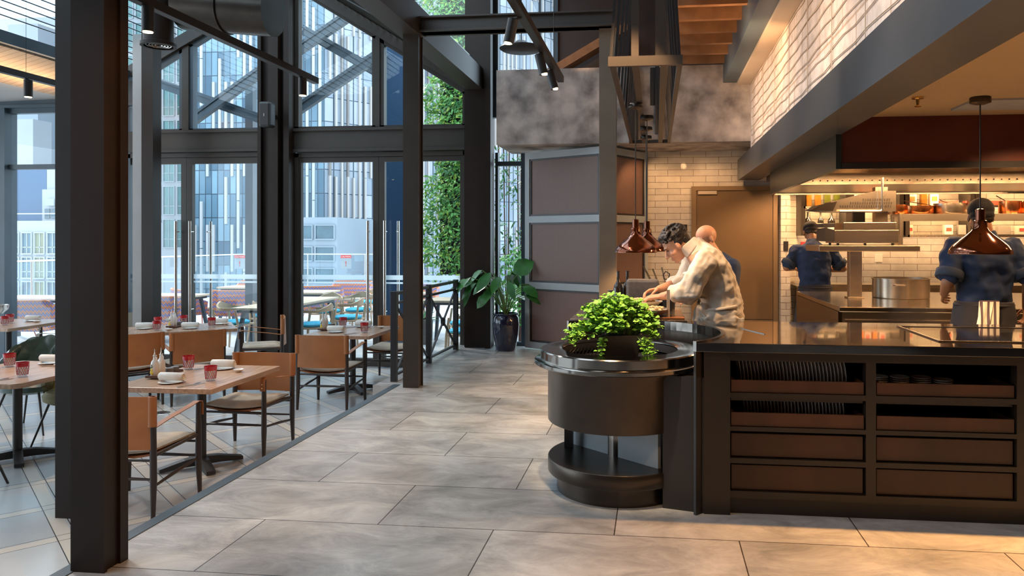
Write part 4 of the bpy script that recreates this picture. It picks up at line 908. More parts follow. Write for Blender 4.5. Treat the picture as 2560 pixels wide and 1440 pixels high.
# ------------------------------------------------------------------ dining furniture
def make_armchair(label, lm, cm, loc, rot, grp=None):
    t = thing('armchair', label, 'chair', loc, rot, grp)
    W = .265; F = .235
    for sx in (-1, 1):
        MB().path([(sx*(W+.004), F+.01, 0), (sx*W, F, .22), (sx*W, F, .64)], [.013, .0215, .0175], 12).build('leg', 'wooddark', t)
        MB().path([(sx*(W+.004), -F-.01, 0), (sx*W, -F, .25), (sx*W, -F-.005, .60), (sx*(W), -F-.02, .765)], [.013, .0215, .020, .016], 12).build('leg', 'wooddark', t)
        for z in (.235,): MB().path([(sx*W, -F, z-.03), (sx*W, 0, z), (sx*W, F, z+.02)], [.008, .0125, .008], 8).build('stretcher', 'wooddark', t)
        MB().path([(sx*W, -F, .40), (sx*W, F, .42)], .012, 8).build('stretcher', 'wooddark', t)
        # leather arm strap
        b = MB(); a = []
        for i, (y, z) in enumerate(((-F, .585), (-.08, .612), (.12, .638), (F-.02, .655), (F+.018, .648), (F+.026, .62), (F+.026, .55))):
            a.append((y, z))
        vs = [(sx*W+dx, y, z) for (y, z) in a for dx in (-.021, .021)]; n = len(a)
        nr = [(0, 1), (-.1, 1), (-.1, 1), (.1, 1), (.8, .6), (1, 0), (1, 0)]
        vs += [(sx*W+dx, y-nr[i][0]*.005, z-nr[i][1]*.005) for i, (y, z) in enumerate(a) for dx in (-.021, .021)]
        fs = []
        for i in range(n-1):
            o = 2*i; fs += [(o, o+1, o+3, o+2), (2*n+o, 2*n+o+2, 2*n+o+3, 2*n+o+1), (o, o+2, 2*n+o+2, 2*n+o), (o+1, 2*n+o+1, 2*n+o+3, o+3)]
        fs += [(0, 2*n, 2*n+1, 1), (2*n-2, 2*n-1, 4*n-1, 4*n-2)]
        st_ = b.add(vs, fs).build('arm_strap', lm, t)
        s2 = MB(); 
        for z in (.575, .605): s2.ell((sx*W, F+.03, z), (.007, .004, .007), 8, 5)
        s2.build('brass_stud', 'brass', st_)
    for y, z in ((F, .27), (-F, .25), (F, .37), (-F, .37)):
        MB().path([(-W, y, z), (0, y, z), (W, y, z)], [.008, .0125, .008], 8).build('stretcher', 'wooddark', t)
    # leather sling back
    b = MB()
    b.grid(lambda u, v: (-W+2*W*u, -F-.022-.035*math.sin(PI*u)*(1-.3*v), .445+(.335)*v+(.012*math.sin(PI*u)*(-1 if v > .5 else 1)*0)), 14, 5, .006)
    for sx in (-1, 1):
        b.lathe([(.026, 0), (.026, .19)], (sx*W, -F-.010, .59), 16); b.lathe([(.026, 0), (.021, .0)], (sx*W, -F-.010, .59), 16); b.lathe([(.019, 0), (.026, .0)], (sx*W, -F-.010, .78), 16)
    b.build('leather_back', lm, t)
    b = MB().grid(lambda u, v: (-W+2*W*u, -F+.01+2*(F-.01)*v, .415-.035*math.sin(PI*u)), 12, 4, .012)
    b.build('leather_seat', lm, t)
    b = MB(); n = 14
    def top(u, v): return (-W*.93+1.86*W*u, -F+.02+(2*F-.03)*v, .435-.020*math.sin(PI*u)+.030*(min(1, 6*min(u, 1-u))*min(1, 6*min(v, 1-v)))**.5)
    b.grid(top, n, n, .0)
    b.grid(lambda u, v: (lambda p: (p[0], p[1], .422-.024*math.sin(PI*u)))(top(u, v)), n, n)
    for edge in (lambda u: (u, 0), lambda u: (u, 1), lambda u: (0, u), lambda u: (1, u)):
        b.grid(lambda u, v, e=edge: (lambda p, q: (p[0], p[1], p[2]*(1-v)+(.422-.024*math.sin(PI*e(u)[0]))*v))(top(*e(u)), 0), n, 1)
    b.build('seat_cushion', cm, t)
    return t
ch0 = make_armchair('tan leather armchair nearest the camera, partly behind the big column', 'leather', 'cushion', (-3.43, 4.64, D), 0)
G1 = None
dup(ch0, (-3.41, 5.95, D), PI, 'tan leather armchair tucked in at the far side of the nearest tan table')
dup(ch0, (-5.11, 7.74, D), math.radians(50), 'tan leather armchair turned with its back to the viewer, left of the middle steel column')
dup(ch0, (-5.62, 7.42, D), math.radians(50), 'tan leather armchair half hidden left of the other turned armchair')
dup(ch0, (-4.97, 8.98, D), math.radians(118), 'tan leather armchair seen from the side in front of the middle steel column')
dup(ch0, (-3.435, 7.64, D), 0, 'tan leather armchair with its back squarely to the viewer before the right table')
dup(ch0, (-3.30, 9.13, D), PI, 'tan leather armchair beyond the right table, behind the railing post')
ch1 = make_armchair('olive grey leather armchair facing the viewer right of the far left table', 'leatherg', 'cushiong', (-7.03, 8.35, D), PI)
dup(ch1, (-7.95, 9.40, D), PI, 'olive grey leather armchair behind the far left table')
dup(ch1, (-7.1, 9.1, D), PI+.1, 'olive grey leather armchair between the far left table and the pale column')

def make_table(label, w, d, loc, rot=0., m='table'):
    t = thing('dining_table', label, 'table', loc, rot)
    e = .05 if 'cut corners' in label else .006
    MB().poly([(-w/2+e, -d/2), (w/2-e, -d/2), (w/2, -d/2+e), (w/2, d/2-e), (w/2-e, d/2), (-w/2+e, d/2), (-w/2, d/2-e), (-w/2, -d/2+e)], .672, .71).build('tabletop', m, t, bevel=.003)
    MB().tube((0, 0, .04), (0, 0, .672), .034, seg=20).build('pedestal', 'black', t)
    b = MB()
    for k in range(4):
        a = PI/4+k*PI/2; u = Vector((math.cos(a), math.sin(a), 0)); s_ = Vector((-u.y, u.x, 0))*.032
        v = []
        for r, z in ((.0, .085), (.12, .075), (.30, .035)):
            for s3 in (-1, 1): v += [u*r+s_*s3+Vector((0, 0, z))]
        for r in (.0, .12, .30):
            for s3 in (-1, 1): v += [u*r+s_*s3+Vector((0, 0, .008 if r > .2 else .02))]
        b.add(v, [(0, 1, 3, 2), (2, 3, 5, 4), (6, 8, 9, 7), (8, 10, 11, 9), (0, 2, 8, 6), (2, 4, 10, 8), (1, 7, 9, 3), (3, 9, 11, 5), (4, 5, 11, 10), (0, 6, 7, 1)])
    b.build('cross_base', 'black', t)
    return t
T = {'near': 'the nearest table', 'left': 'the left edge table', 'right': 'the right table', 'mid': 'the slanted middle table', 'far': 'the far left table'}
make_table('oak two seat table, the nearest one, with lemon painted bottles', .78, .98, (-3.525, 5.47, D))
make_table('oak table at the left edge of the view with cut corners', .90, .98, (-5.11, 5.47, D))
make_table('oak table before the right glass doors, near the railing', .78, .96, (-3.51, 8.37, D))
make_table('slanted oak table behind the turned armchair', 1.25, .80, (-5.70, 8.36, D), math.radians(36))
make_table('far left oak table below the left window', .95, 1.02, (-8.12, 8.56, D))

# table settings ------------------------------------------------------
Z = D+.71
def tumbler(x, y, label, z=Z):
    t = thing('tumbler', label, 'glass', (x, y, z))
    MB().lathe([(0, 0), (.031, 0), (.034, .004), (.043, .082), (.041, .082), (.032, .016), (0, .016)], seg=24).build('clear_base', 'crystal', t)
    MB().lathe([(.0433, .080), (.0470, .112), (.0458, .112), (.0420, .080), (.0433, .080)], seg=24).build('ruby_rim', 'ruby', t)
    b = MB(); n = 15
    for k in range(n):
        for s_ in (-1, 1):
            pts = []
            for i in range(5):
                zz = .016+.065*i/4; r = .0355+.0076*i/4+.0006; a = 2*PI*(k+s_*i*.42)/n; pts.append((r*math.cos(a), r*math.sin(a), zz))
            b.path(pts, .0012, 4)
    b.build('cut_lattice', 'ruby', t)
    return t
_first = {}
def clone(kind, maker, x, y, label, rot=0., z=Z, grp=None):
    if kind not in _first: _first[kind] = maker(x, y, label); o = _first[kind]; o.location = (x, y, z); o.rotation_euler = (0, 0, rot)
    else: o = dup(_first[kind], (x, y, z), rot, label)
    if grp: o['group'] = grp
    elif 'group' in o: del o['group']
    return o
def mk_plate(x, y, label):
    t = thing('side_plate', label, 'plate', (x, y, Z))
    MB().lathe([(0, 0), (.055, 0), (.085, .010), (.092, .011), (.085, .013), (.055, .004), (0, .004)], seg=32).build('dish', 'white', t); return t
def mk_napkin(x, y, label):
    t = thing('rolled_napkin', label, 'napkin', (x, y, Z))
    b = MB()
    b.lathe([(0, -.082), (.010, -.086), (.021, -.086), (.026, -.080), (.0275, 0), (.026, .080), (.021, .086), (.017, .084), (.014, .080), (.010, .085), (.005, .081), (0, .081)], seg=20, mtx=Matrix.Translation((0, 0, .032)) @ Matrix.Rotation(PI/2, 4, 'Y'))
    b.grid(lambda u, v: (-.085+.17*u, .005+.030*math.cos(-.3-1.9*v), .032+.030*math.sin(-.3-1.9*v)), 6, 6, .003)
    b.v = [(x*1.13, y*1.1, z*1.1) for x, y, z in b.v]
    b.build('roll', 'napkin', t); return t
def mk_dish(x, y, label):
    t = thing('sauce_dish', label, 'dish', (x, y, Z)); MB().lathe([(0, 0), (.018, 0), (.020, .004), (.040, .020), (.040, .023), (.018, .008), (0, .008)], seg=20).build('dish', 'white', t); return t
def mk_fork(x, y, label):
    t = thing('fork', label, 'cutlery', (x, y, Z)); b = MB().box(-.002, .002, -.10, .04, .002, .0045).box(-.004, .004, -.10, -.05, .002, .005).box(-.010, .010, .04, .052, .002, .005)
    for i in range(4): b.box(-.010+i*.0058, -.0075+i*.0058, .05, .092, .003, .0055)
    b.build('blade', 'cutlery', t); return t
def mk_knife(x, y, label):
    t = thing('knife', label, 'cutlery', (x, y, Z)); MB().box(-.005, .005, -.11, 0, .001, .005).prism([(-.007, 0, .001), (.006, 0, .001), (.006, .08, .001), (-.001, .105, .001), (-.007, .09, .001)], (0, 0, .0025)).build('blade', 'cutlery', t); return t
def mk_cruet(x, y, label):
    t = thing('oil_bottle', label, 'bottle', (x, y, Z)); body = MB().lathe([(0, 0), (.027, 0), (.029, .004), (.029, .085), (.024, .108), (.012, .125), (.0105, .148), (.014, .150), (.014, .156), (0, .156)], seg=24).build('ceramic_body', 'white', t)
    MB().lathe([(.0070, .156), (.0060, .168), (.0028, .176), (.002, .205), (0, .205)], seg=12).build('pourer', 'chrome', t)
    MB().path([(.012, 0, .144), (.032, 0, .142), (.036, 0, .125), (.024, 0, .112)], .0035, 6).build('handle', 'white', t)
    b = MB()
    for a, z in ((-1.5, .030), (-1.1, .022), (-1.3, .048), (-1.9, .026)): b.ell((.0285*math.cos(a), .0285*math.sin(a), z), (.010, .004, .013), 10, 6, Matrix.Rotation(a+PI/2, 4, 'Z'))
    b.build('painted_lemons', 'yolive', body)
    b = MB()
    for a, z in ((-1.45, .066), (-1.2, .072), (-1.75, .060), (-1.3, .084)): b.ell((.0282*math.cos(a), .0282*math.sin(a), z), (.010, .002, .005), 8, 5, Matrix.Rotation(a+PI/2, 4, 'Z'))
    b.build('painted_leaves', 'inkd', body); return t
def mk_tray(x, y, label):
    t = thing('condiment_tray', label, 'tray', (x, y, Z)); MB().box(-.055, .055, -.15, .15, .010, .020).box(-.055, .055, -.15, -.142, .02, .028).box(-.055, .055, .142, .15, .02, .028).box(-.03, .03, -.12, .12, 0, .01).build('board', 'trayd', t); return t
def mk_pots(x, y, label):
    t = thing('spice_box', label, 'box', (x, y, Z)); MB().lathe([(0, 0), (.030, 0), (.031, .030), (.029, .036), (0, .036)], seg=20).build('stone_box', 'greybox', t); return t
def setting(tb, items):
    for kind, mk, x, y, label, *r in items: clone(kind, mk, x, y, label, *(r or (0,)))
N = T['near']
def place(tname, nap, gl, cut, dish, tray, rot=0.):
    for i, (x, y, w) in enumerate(nap):
        clone('plate', mk_plate, x, y, 'white side plate under the rolled napkin %s of %s' % (w, tname), rot)
        clone('nap', mk_napkin, x, y, 'rolled white napkin %s of %s' % (w, tname), rot+.05*(i-.5), Z+.013)
    for i, (x, y, w) in enumerate(gl): clone('gl', tumbler, x, y, 'ruby rimmed cut glass tumbler, %s on %s' % (w, tname))
    for i, (x, y, r, w) in enumerate(cut):
        clone('fork', mk_fork, x, y, 'steel fork lying %s of %s' % (w, tname), r); clone('knife', mk_knife, x+.03, y-.01, 'steel knife lying %s of %s' % (w, tname), r-.1)
    for x, y, w in dish: clone('dish', mk_dish, x, y, 'tiny white sauce dish %s of %s' % (w, tname))
    if tray:
        x, y = tray
        clone('tray', mk_tray, x, y, 'dark wooden condiment tray on %s' % tname, rot)
        c, s_ = math.cos(rot), math.sin(rot)
        for dx, dy, k, w in ((-.012, -.10, 'cr', 'nearer'), (-.012, -.025, 'cr', 'farther'), (.008, .045, 'sb', 'nearer'), (.008, .112, 'sb', 'farther')):
            clone(k, mk_cruet if k == 'cr' else mk_pots, x+dx*c-dy*s_, y+dx*s_+dy*c, ('lemon painted white oil bottle, %s one on %s' if k == 'cr' else 'round grey spice box, %s one on %s') % (w, tname), rot if k == 'sb' else -.5, Z+.020)
place(N, [(-3.57, 5.17, 'at the near end'), (-3.53, 5.77, 'at the far end')], [(-3.80, 5.72, 'the left farther one'), (-3.33, 5.28, 'the right nearer one')],
      [(-3.385, 5.10, -.35, 'at the near right side'), (-3.70, 5.80, -.45, 'at the far left side')], [(-3.325, 5.65, 'near the far right corner')], (-3.80, 5.42))
N = T['left']
place(N, [(-5.15, 5.85, 'at the far end')], [(-5.36, 5.66, 'the left farther one'), (-4.88, 5.27, 'the right nearer one')], [(-4.95, 5.1, -.4, 'at the near side'), (-5.02, 5.74, -1.2, 'at the far side')], [(-4.95, 5.71, 'beside the far napkin')], None)
N = T['right']
place(N, [(-3.63, 8.17, 'at the near end'), (-3.52, 8.72, 'at the far end')], [(-3.78, 8.72, 'the left farther one'), (-3.30, 8.20, 'the right nearer one')],
      [(-3.42, 8.07, -.4, 'at the near side'), (-3.66, 8.66, -.6, 'at the far side')], [(-3.26, 8.6, 'near the far right corner')], (-3.84, 8.42))
N = T['mid']
place(N, [(-5.50, 8.31, 'at the near side'), (-5.42, 8.78, 'at the right side'), (-6.02, 8.22, 'at the left side')],
      [(-6.05, 8.50, 'the leftmost'), (-5.78, 8.10, 'the second from left'), (-5.86, 8.72, 'the far one beside the tray'), (-5.36, 8.52, 'the rightmost')], [(-5.28, 8.60, -.5, 'at the right side')], [(-5.63, 8.10, 'near the front edge'), (-5.30, 8.72, 'at the right end')], (-5.78, 8.46), math.radians(10))
N = T['far']
place(N, [(-8.02, 8.82, 'at the far right'), (-8.42, 8.62, 'at the left')], [(-8.14, 8.60, 'the left farther one'), (-8.00, 8.38, 'the right nearer one')], [(-8.2, 8.3, -.5, 'at the near side')], [(-7.86, 8.70, 'beside the far napkin')], None)

one('floor_box', MB().lathe([(0, .001), (.05, .001), (.055, .004), (.075, .004), (.08, 0)], (-5.01, 7.10, D), 24), 'chrome', 'round polished metal floor socket beyond the nearest table', 'floor socket')
# quilted tub chairs
def tub(label, loc, rot, m):
    t = thing('tub_chair', label, 'chair', loc, rot)
    def sh(u, v):
        a = -2.25+4.5*u; rr = .275*(1-.10*(1-v)); top_ = .40+.44*max(0, math.cos(a*.62))**.8*v+.0
        q = .010*abs(math.sin(9*u*PI*.8+7*v))*abs(math.sin(9*u*PI*.8-7*v)) if .05 < v < .97 else 0
        return ((rr-q)*math.sin(a)*1.02, -(rr-q)*math.cos(a)*.95-.0, .40+(top_-.40))
    MB().grid(sh, 96, 28, .035).build('quilted_back', m, t)
    MB().lathe([(0, .36), (.22, .36), (.262, .385), (.268, .43), (.24, .465), (0, .475)], seg=32).build('seat', m, t)
    for a, b in ((-1, -1), (1, -1), (-1, 1), (1, 1)): MB().tube((a*.15, b*.15, .37), (a*.25, b*.24, 0), .011, .008, 8).build('leg', 'black', t)
    return t
tb0 = tub('bottle green quilted tub chair behind the table at the left edge', (-5.78, 6.36, D), PI+.15, 'tub_g')
tb1 = tub('olive tub chair whose seat shows under the table at the left edge', (-5.03, 6.02, D), PI, 'tub_o')
dup(tb1, (-4.90, 4.66, D), .1, 'olive tub chair cut off by the left edge of the view')

# big leafy plant in a pot
pp = thing('potted_plant', 'large dark leaved plant in a glazed blue pot beside the mesh screen', 'plant', (-1.93, 9.55, 0))
MB().lathe([(0, 0), (.115, 0), (.13, .02), (.165, .22), (.175, .34), (.165, .43), (.15, .455), (.165, .47), (.165, .485), (.14, .485), (.14, .42), (0, .42)], seg=40).build('pot', 'pot', pp)
MB().lathe([(.14, .44), (0, .45)], seg=20).build('soil', 'soil', pp)
b = MB(); s3 = MB(); rr = random.Random(11)
for k in range(30):
    a = rr.uniform(0, 2*PI); 
    if k < 5: a = PI+rr.uniform(-.5, .4)
    L_ = rr.uniform(.15, .42) if k > 4 else rr.uniform(.38, .52); hgt = rr.uniform(.25, .62) if k > 4 else rr.uniform(.35, .6)
    p1 = Vector((math.cos(a)*L_*.5, math.sin(a)*L_*.35, .45+hgt*.8)); p2 = Vector((math.cos(a)*L_, math.sin(a)*L_*.6, .45+hgt))
    s3.path([(0, 0, .44), p1*.6+Vector((0, 0, .2)), p1, p2], .005, 5)
    d = Vector((math.cos(a)*1.0, math.sin(a)*.7, rr.uniform(-.9, -.1)))
    leafquad(b, p2, d, Vector((rr.uniform(-.3, .3), -.6, .8)), rr.uniform(.20, .34), rr.uniform(.10, .17), .15)
leafquad(b, Vector((.10, 0, 1.0)), Vector((.5, 0, .35)), Vector((0, -1, .4)), .3, .26, .1)
leafquad(b, Vector((-.42, 0, .92)), Vector((-.45, 0, -.8)), Vector((-.3, -1, .4)), .42, .11, .15)
leafquad(b, Vector((-.26, 0, .98)), Vector((-.8, 0, -.35)), Vector((0, -1, .6)), .34, .12, .15)
b.build('leaves', 'leaf3', pp, recalc=False); s3.build('stalks', 'stem', pp)
# ------------------------------------------------------------------ terrace
t = thing('glass_balustrade', 'clear glass balustrade with a thin handrail around the terrace', 'balustrade', (-12.0, 15, D))
pl_ = [(-12.9, 12.2), (-11.9, 20.9), (2.0, 21.2)]
for (x0, y0), (x1, y1) in zip(pl_, pl_[1:]):
    MB().bar((x0, y0, 1.0), (x1, y1, 1.0), .05, .035).build('handrail', 'chrome', t, world=True)
    n = 6 if x0 < -11.95 else 9
    n = 5 if (x1-x0) < 3 else 8
    for k in range(n):
        a = k/n; b_ = (k+.97)/n
        MB().bar((x0+(x1-x0)*a, y0+(y1-y0)*a, .33), (x0+(x1-x0)*b_, y0+(y1-y0)*b_, .33), .015, 1.25).build('glass_panel', 'glass', t, world=True)
        MB().tube((x0+(x1-x0)*a, y0+(y1-y0)*a, D), (x0+(x1-x0)*a, y0+(y1-y0)*a, .98), .018).build('baluster', 'chrome', t, world=True)
for k, (x, y, w, rz) in enumerate(((-12.55, 15.0, 'left window', 1.45), (-11.95, 20.4, 'left glass door', .0), (-8.95, 20.88, 'middle of the left doors', 0), (-7.0, 20.93, 'right glass doors', 0))):
    s_ = thing('caution_sign', 'small caution sign with a red band seen through the %s' % w, 'sign', (x, y-.03, .80), rz)
    MB().box(-.16, .16, -.006, .0, .09, .17).build('red_band', 'signr', s_); MB().box(-.16, .16, -.004, .0, -.22, .09).build('plate', 'panelframe', s_)
    for i in range(7): pass
def txt(body, loc, size, m, rot, parent, name='lettering', ext=.002):
    cu = bpy.data.curves.new(name, 'FONT'); cu.body = body; cu.size = size; cu.align_x = 'CENTER'; cu.extrude = ext; cu.materials.append(M[m])
    o = bpy.data.objects.new(name, cu); C.objects.link(o); o.location = loc; me = bpy.data.meshes.new_from_object(o); bpy.data.objects.remove(o); o = bpy.data.objects.new(name, me); C.objects.link(o); o.location = loc; o.rotation_euler = rot; o.parent = parent; return o
for o in list(C.objects):
    if o.name.startswith('caution_sign'): txt('CAUTION', (0, -.009, .105), .065, 'white', (PI/2, 0, 0), o); txt('!', (0, -.009, -.14), .2, 'signr', (PI/2, 0, 0), o)
one('terrace_post', bx(-7.06, -6.92, 12.2, 12.34, D, 4.2), 'steelb', 'slim dark terrace post seen through the left glass doors', 'post')
one('terrace_post', MB().box(-4.36, -4.0, 11.6, 11.9, D, 5.2), 'bluebox', 'broad blue panelled post seen between the right glass doors', 'post')
for k, (p, q, w) in enumerate((((-7.60, 11.5, 3.38), (-6.15, 11.5, 4.33), 'rising to the right in the left window'), ((-8.3, 11.5, 4.07), (-6.1, 11.5, 3.30), 'falling to the right in the left window'),
        ((-5.75, 11.5, 3.54), (-4.30, 11.5, 4.45), 'rising to the right in the right window'), ((-5.75, 11.5, 4.88), (-4.35, 11.5, 4.08), 'falling to the right in the right window'), ((-5.75, 11.5, 4.50), (-4.70, 11.5, 5.15), 'short and high in the right window'))):
    p = Vector(p); q = Vector(q); p.y += .22*(k % 2); q.y += .22*(k % 2)
    one('outdoor_brace', MB().bar(p, q, .16, .10, up=(0, 1, 0)).bar(Vector(p)+Vector((0, -.06, .04)), Vector(q)+Vector((0, -.06, .04)), .02, .02, up=(0, 1, 0)), 'steelb', 'blue grey diagonal steel brace outside, '+w, 'brace')
one('canopy_slab', MB().prism([(-8.4, 12.6, 3.35), (-6.1, 12.6, 3.02), (-4.4, 12.6, 2.96), (-8.4, 12.6, 2.96)], (0, .15, 0)), 'lightgrey', 'sloping pale canopy edge beyond the left sloping windows', 'canopy')

# living wall of plants
lw = thing('living_wall', 'tall green wall of ferns and creepers outside the right glass doors', 'plants', (-3.4, 13.3, D))
MB().box(-3.90, -2.95, 13.25, 13.5, .80, 7.2).build('backing', 'black', lw, world=True)
MB().box(-3.50, -2.95, 13.2, 13.5, D, .80).build('base_post', 'steelb', lw, world=True)
rr = random.Random(5)
for nm, m_, n_ in (('foliage', 'leaf2', 9000), ('lime_foliage', 'leaf2y', 2600)):
    b = MB()
    for k in range(n_):
        z = .66+rr.random()**.9*6.2; edge = -3.93+.12*math.sin(z*3.1)+.10*math.sin(z*7+1)-.10*(z < 2.6)
        x = rr.uniform(edge-.18, -2.95); y = 13.22-rr.uniform(0, .20)
        if z < .95 and rr.random() < .5: continue
        d = Vector((rr.uniform(-1, .6), rr.uniform(-.7, -.05), rr.uniform(-1, .35)))
        s_ = rr.uniform(.035, .105)*(1.5 if nm == 'lime_foliage' and rr.random() < .1 else 1)
        leafquad(b, Vector((x, y, z)), d, Vector((rr.uniform(-.4, .4), -.8, rr.uniform(.2, .9))), s_, s_*rr.uniform(.2, .55), .12)
    o = b.build(nm, m_, lw, world=True, recalc=False)
# bamboo and shrubs beyond the narrow window
bm_ = thing('bamboo_screen', 'row of thin dark bamboo canes beyond the narrow window', 'bamboo', (-2.1, 11.6, D))
b = MB(); c = MB()
for k in range(9):
    x = -2.62+k*.10+rr.uniform(-.02, .02); b.tube((x, 11.6+rr.uniform(0, .5), D), (x+rr.uniform(-.03, .03), 11.8, 3.6), .012, .010, 7)
b.build('canes', 'trayd', bm_, world=True)
for k in range(330):
    p = Vector((rr.uniform(-2.75, -1.85), rr.uniform(11.3, 11.7), rr.uniform(.9, 2.9))); leafquad(c, p, Vector((rr.uniform(-1, 1), rr.uniform(-1, 0), rr.uniform(-1, .4))), Vector((0, -.6, .8)), rr.uniform(.06, .16), .035, .1)
c.build('cane_leaves', 'leaf3', bm_, world=True, recalc=False)
sh = thing('shrub', 'dense green shrub low beyond the narrow window', 'shrub', (-2.05, 11.25, D)); c = MB()
for k in range(900):
    a = rr.uniform(0, 6.28); r_ = rr.random()**.5; p = Vector((-2.05+.42*r_*math.cos(a), 11.25+.22*r_*math.sin(a), rr.uniform(.2, 1.35)-.2*r_)); leafquad(c, p, Vector((rr.uniform(-1, 1), rr.uniform(-1, .2), rr.uniform(-.8, .6))), Vector((0, -.6, .8)), rr.uniform(.05, .10), .04, .1)
c.build('foliage', 'leaf2', sh, world=True, recalc=False); MB().tube((-2.05, 11.25, D), (-2.05, 11.25, .6), .03).build('trunk', 'trayd', sh, world=True)
t = thing('planter', 'round grey planter with a spiky plant behind the railing', 'planter', (-3.60, 11.25, D))
MB().lathe([(0, .15), (.12, .15), (.16, .2), (.17, .52), (.15, .54), (.14, .4), (0, .4)], seg=24).build('bowl', 'greybox', t)
for a in (0, 2.1, 4.2): MB().tube((.1*math.cos(a), .1*math.sin(a), .2), (.12*math.cos(a), .12*math.sin(a), 0), .012).build('leg', 'chrome', t)
c = MB()
for k in range(60):
    a = rr.uniform(0, 6.28); leafquad(c, Vector((.05*math.cos(a), .05*math.sin(a), .5)), Vector((math.cos(a), math.sin(a), rr.uniform(.3, 1.6))), Vector((0, -.2, 1)), rr.uniform(.12, .25), .03, .1)
c.build('leaves', 'leaf3', t, recalc=False)

# teak chairs
def teak(label, loc, rot):
    t = thing('teak_chair', label, 'chair', loc, rot)
    for sx in (-1, 1):
        MB().path([(sx*.26, .23, 0), (sx*.245, .21, .40), (sx*.265, .17, .655)], [.015, .021, .016], 8).build('leg', 'teak', t)
        MB().path([(sx*.25, -.24, 0), (sx*.22, -.20, .40), (sx*.20, -.235, .66)], [.015, .021, .016], 8).build('leg', 'teak', t)
    def yoke(u, v):
        a = -PI*.62+2*PI*.62*u; x = .285*math.sin(a); y = -.255*math.cos(a)*1.0+.0; e = abs(2*u-1)
        hh = .045+.075*max(0, 1-e*2.1); zc = .665+.05*max(0, 1-e*1.8)
        return (x, y, zc-hh/2+hh*v)
    MB().grid(yoke, 36, 3, .028).build('curved_back', 'teak', t)
    MB().box(-.24, .24, -.22, .22, .385, .415).build('seat_frame', 'teak', t, bevel=.01)
    MB().lathe([(0, 0), (.21, 0), (.232, .015), (.232, .04), (.20, .058), (0, .062)], (0, 0, .416), 28).build('seat_pad', 'turq', t)
    return t
tk = teak('teak chair with turquoise pad on the near right side of the long terrace table', (-5.28, 11.15, D), PI/2+.1)
for (x, y, r, lab) in ((-5.22, 12.25, PI/2+.1, 'teak chair with turquoise pad on the far right side of the long terrace table'), (-5.58, 13.55, PI-.1, 'teak chair with turquoise pad facing in beyond the long terrace table'),
        (-6.72, 11.3, -PI/2, 'teak chair at the near left side of the long terrace table'), (-6.75, 12.4, -PI/2, 'teak chair at the far left side of the long terrace table'),
        (-3.02, 11.62, PI*.62, 'teak chair with turquoise pad seen through the railing'), (-2.75, 10.62, PI*.5, 'teak chair partly hidden by the wide dark column'), (-4.25, 12.55, -PI/2, 'teak chair behind the grey column on the terrace'),
        (-6.05, 13.25, PI, 'teak chair with its curved back showing over the long table end'), (-6.1, 15.2, PI/2, 'farthest teak chair before the balustrade')):
    dup(tk, (x, y, D), r, lab)
def ttable(label, x0, x1, y0, y1, m='teaktop', leg='steelb'):
    t = thing('terrace_table', label, 'table', ((x0+x1)/2, (y0+y1)/2, D))
    w = (x1-x0)/2; d = (y1-y0)/2
    MB().box(-w, w, -d, d, .715, .75).build('tabletop', m, t, bevel=.006)
    MB().box(-w+.06, w-.06, -d+.06, d-.06, .67, .715).build('apron', leg, t)
    for sx in (-1, 1):
        for sy in (-1, 1): MB().bar((sx*(w-.10), sy*(d-.2), .70), (sx*(w-.02), sy*(d-.08), 0), .05, .05, up=(0, 1, 0)).build('leg', leg, t)
ttable('long bleached teak table running away behind the glass doors', -6.28, -5.58, 10.46, 12.70)
ttable('teak table standing far back at the left of the right doors', -7.4, -6.3, 13.6, 14.4)
ttable('teak table behind the door handles of the right doors', -5.2, -4.4, 13.2, 14.1)
ttable('teak table seen through the iron railing', -3.85, -2.75, 12.1, 12.85)
ttable('round edged white table between the woven sofas at the left window', -11.6, -10.1, 11.75, 12.5, 'white')
ttable('long teak table between the woven chairs', -9.3, -7.7, 14.95, 15.65, 'teaktop')
ttable('teak table behind the woven sofa at the left doors', -9.9, -8.3, 12.6, 13.2)
# woven armchairs
def woven(label, loc, rot, w=.62):
    t = thing('woven_armchair', label, 'armchair', loc, rot)
    def sh(u, v):
        a = -PI*.56+2*PI*.56*u; e = abs(2*u-1); x = w*.55*max(-1, min(1, 1.25*math.sin(a))); y = -.33*math.cos(a)*1.1 if abs(a) < PI/2 else .1*(abs(a)-PI/2)*6
        return (x*(1+.08*v), y*(1+.06*v), .36+v*(.44-.20*max(0, e-.45)*2.2))
    MB().grid(sh, 40, 8, .03).build('woven_shell', 'weave', t)
    MB().box(-w*.54, w*.54, -.34, .30, .30, .37).build('woven_seat', 'weave', t, bevel=.02)
    MB().box(-w*.50, w*.50, -.30, .30, .37, .44).build('seat_pad', 'cushion', t, bevel=.03)
    for sx in (-1, 1):
        for y in (-.3, .27):
            MB().path([(sx*w*.48, y, .30), (sx*w*.52, y*1.1, 0), (sx*w*.40, y*1.0, .30)], .008, 6).build('wire_leg', 'redm', t)
    return t
wv = woven('broad orange and violet woven sofa behind the left door handles', (-8.80, 12.05, D), .1, 1.25)
for (x, y, r, lab) in ((-10.35, 11.12, .05, 'broad woven sofa seen left of the foreground column'), (-11.95, 11.05, 0., 'woven sofa end at the far left window')): dup(wv, (x, y, D), r, lab)
w2 = woven('orange and violet woven armchair in the middle of the left doors', (-8.05, 13.7, D), .05, .82)
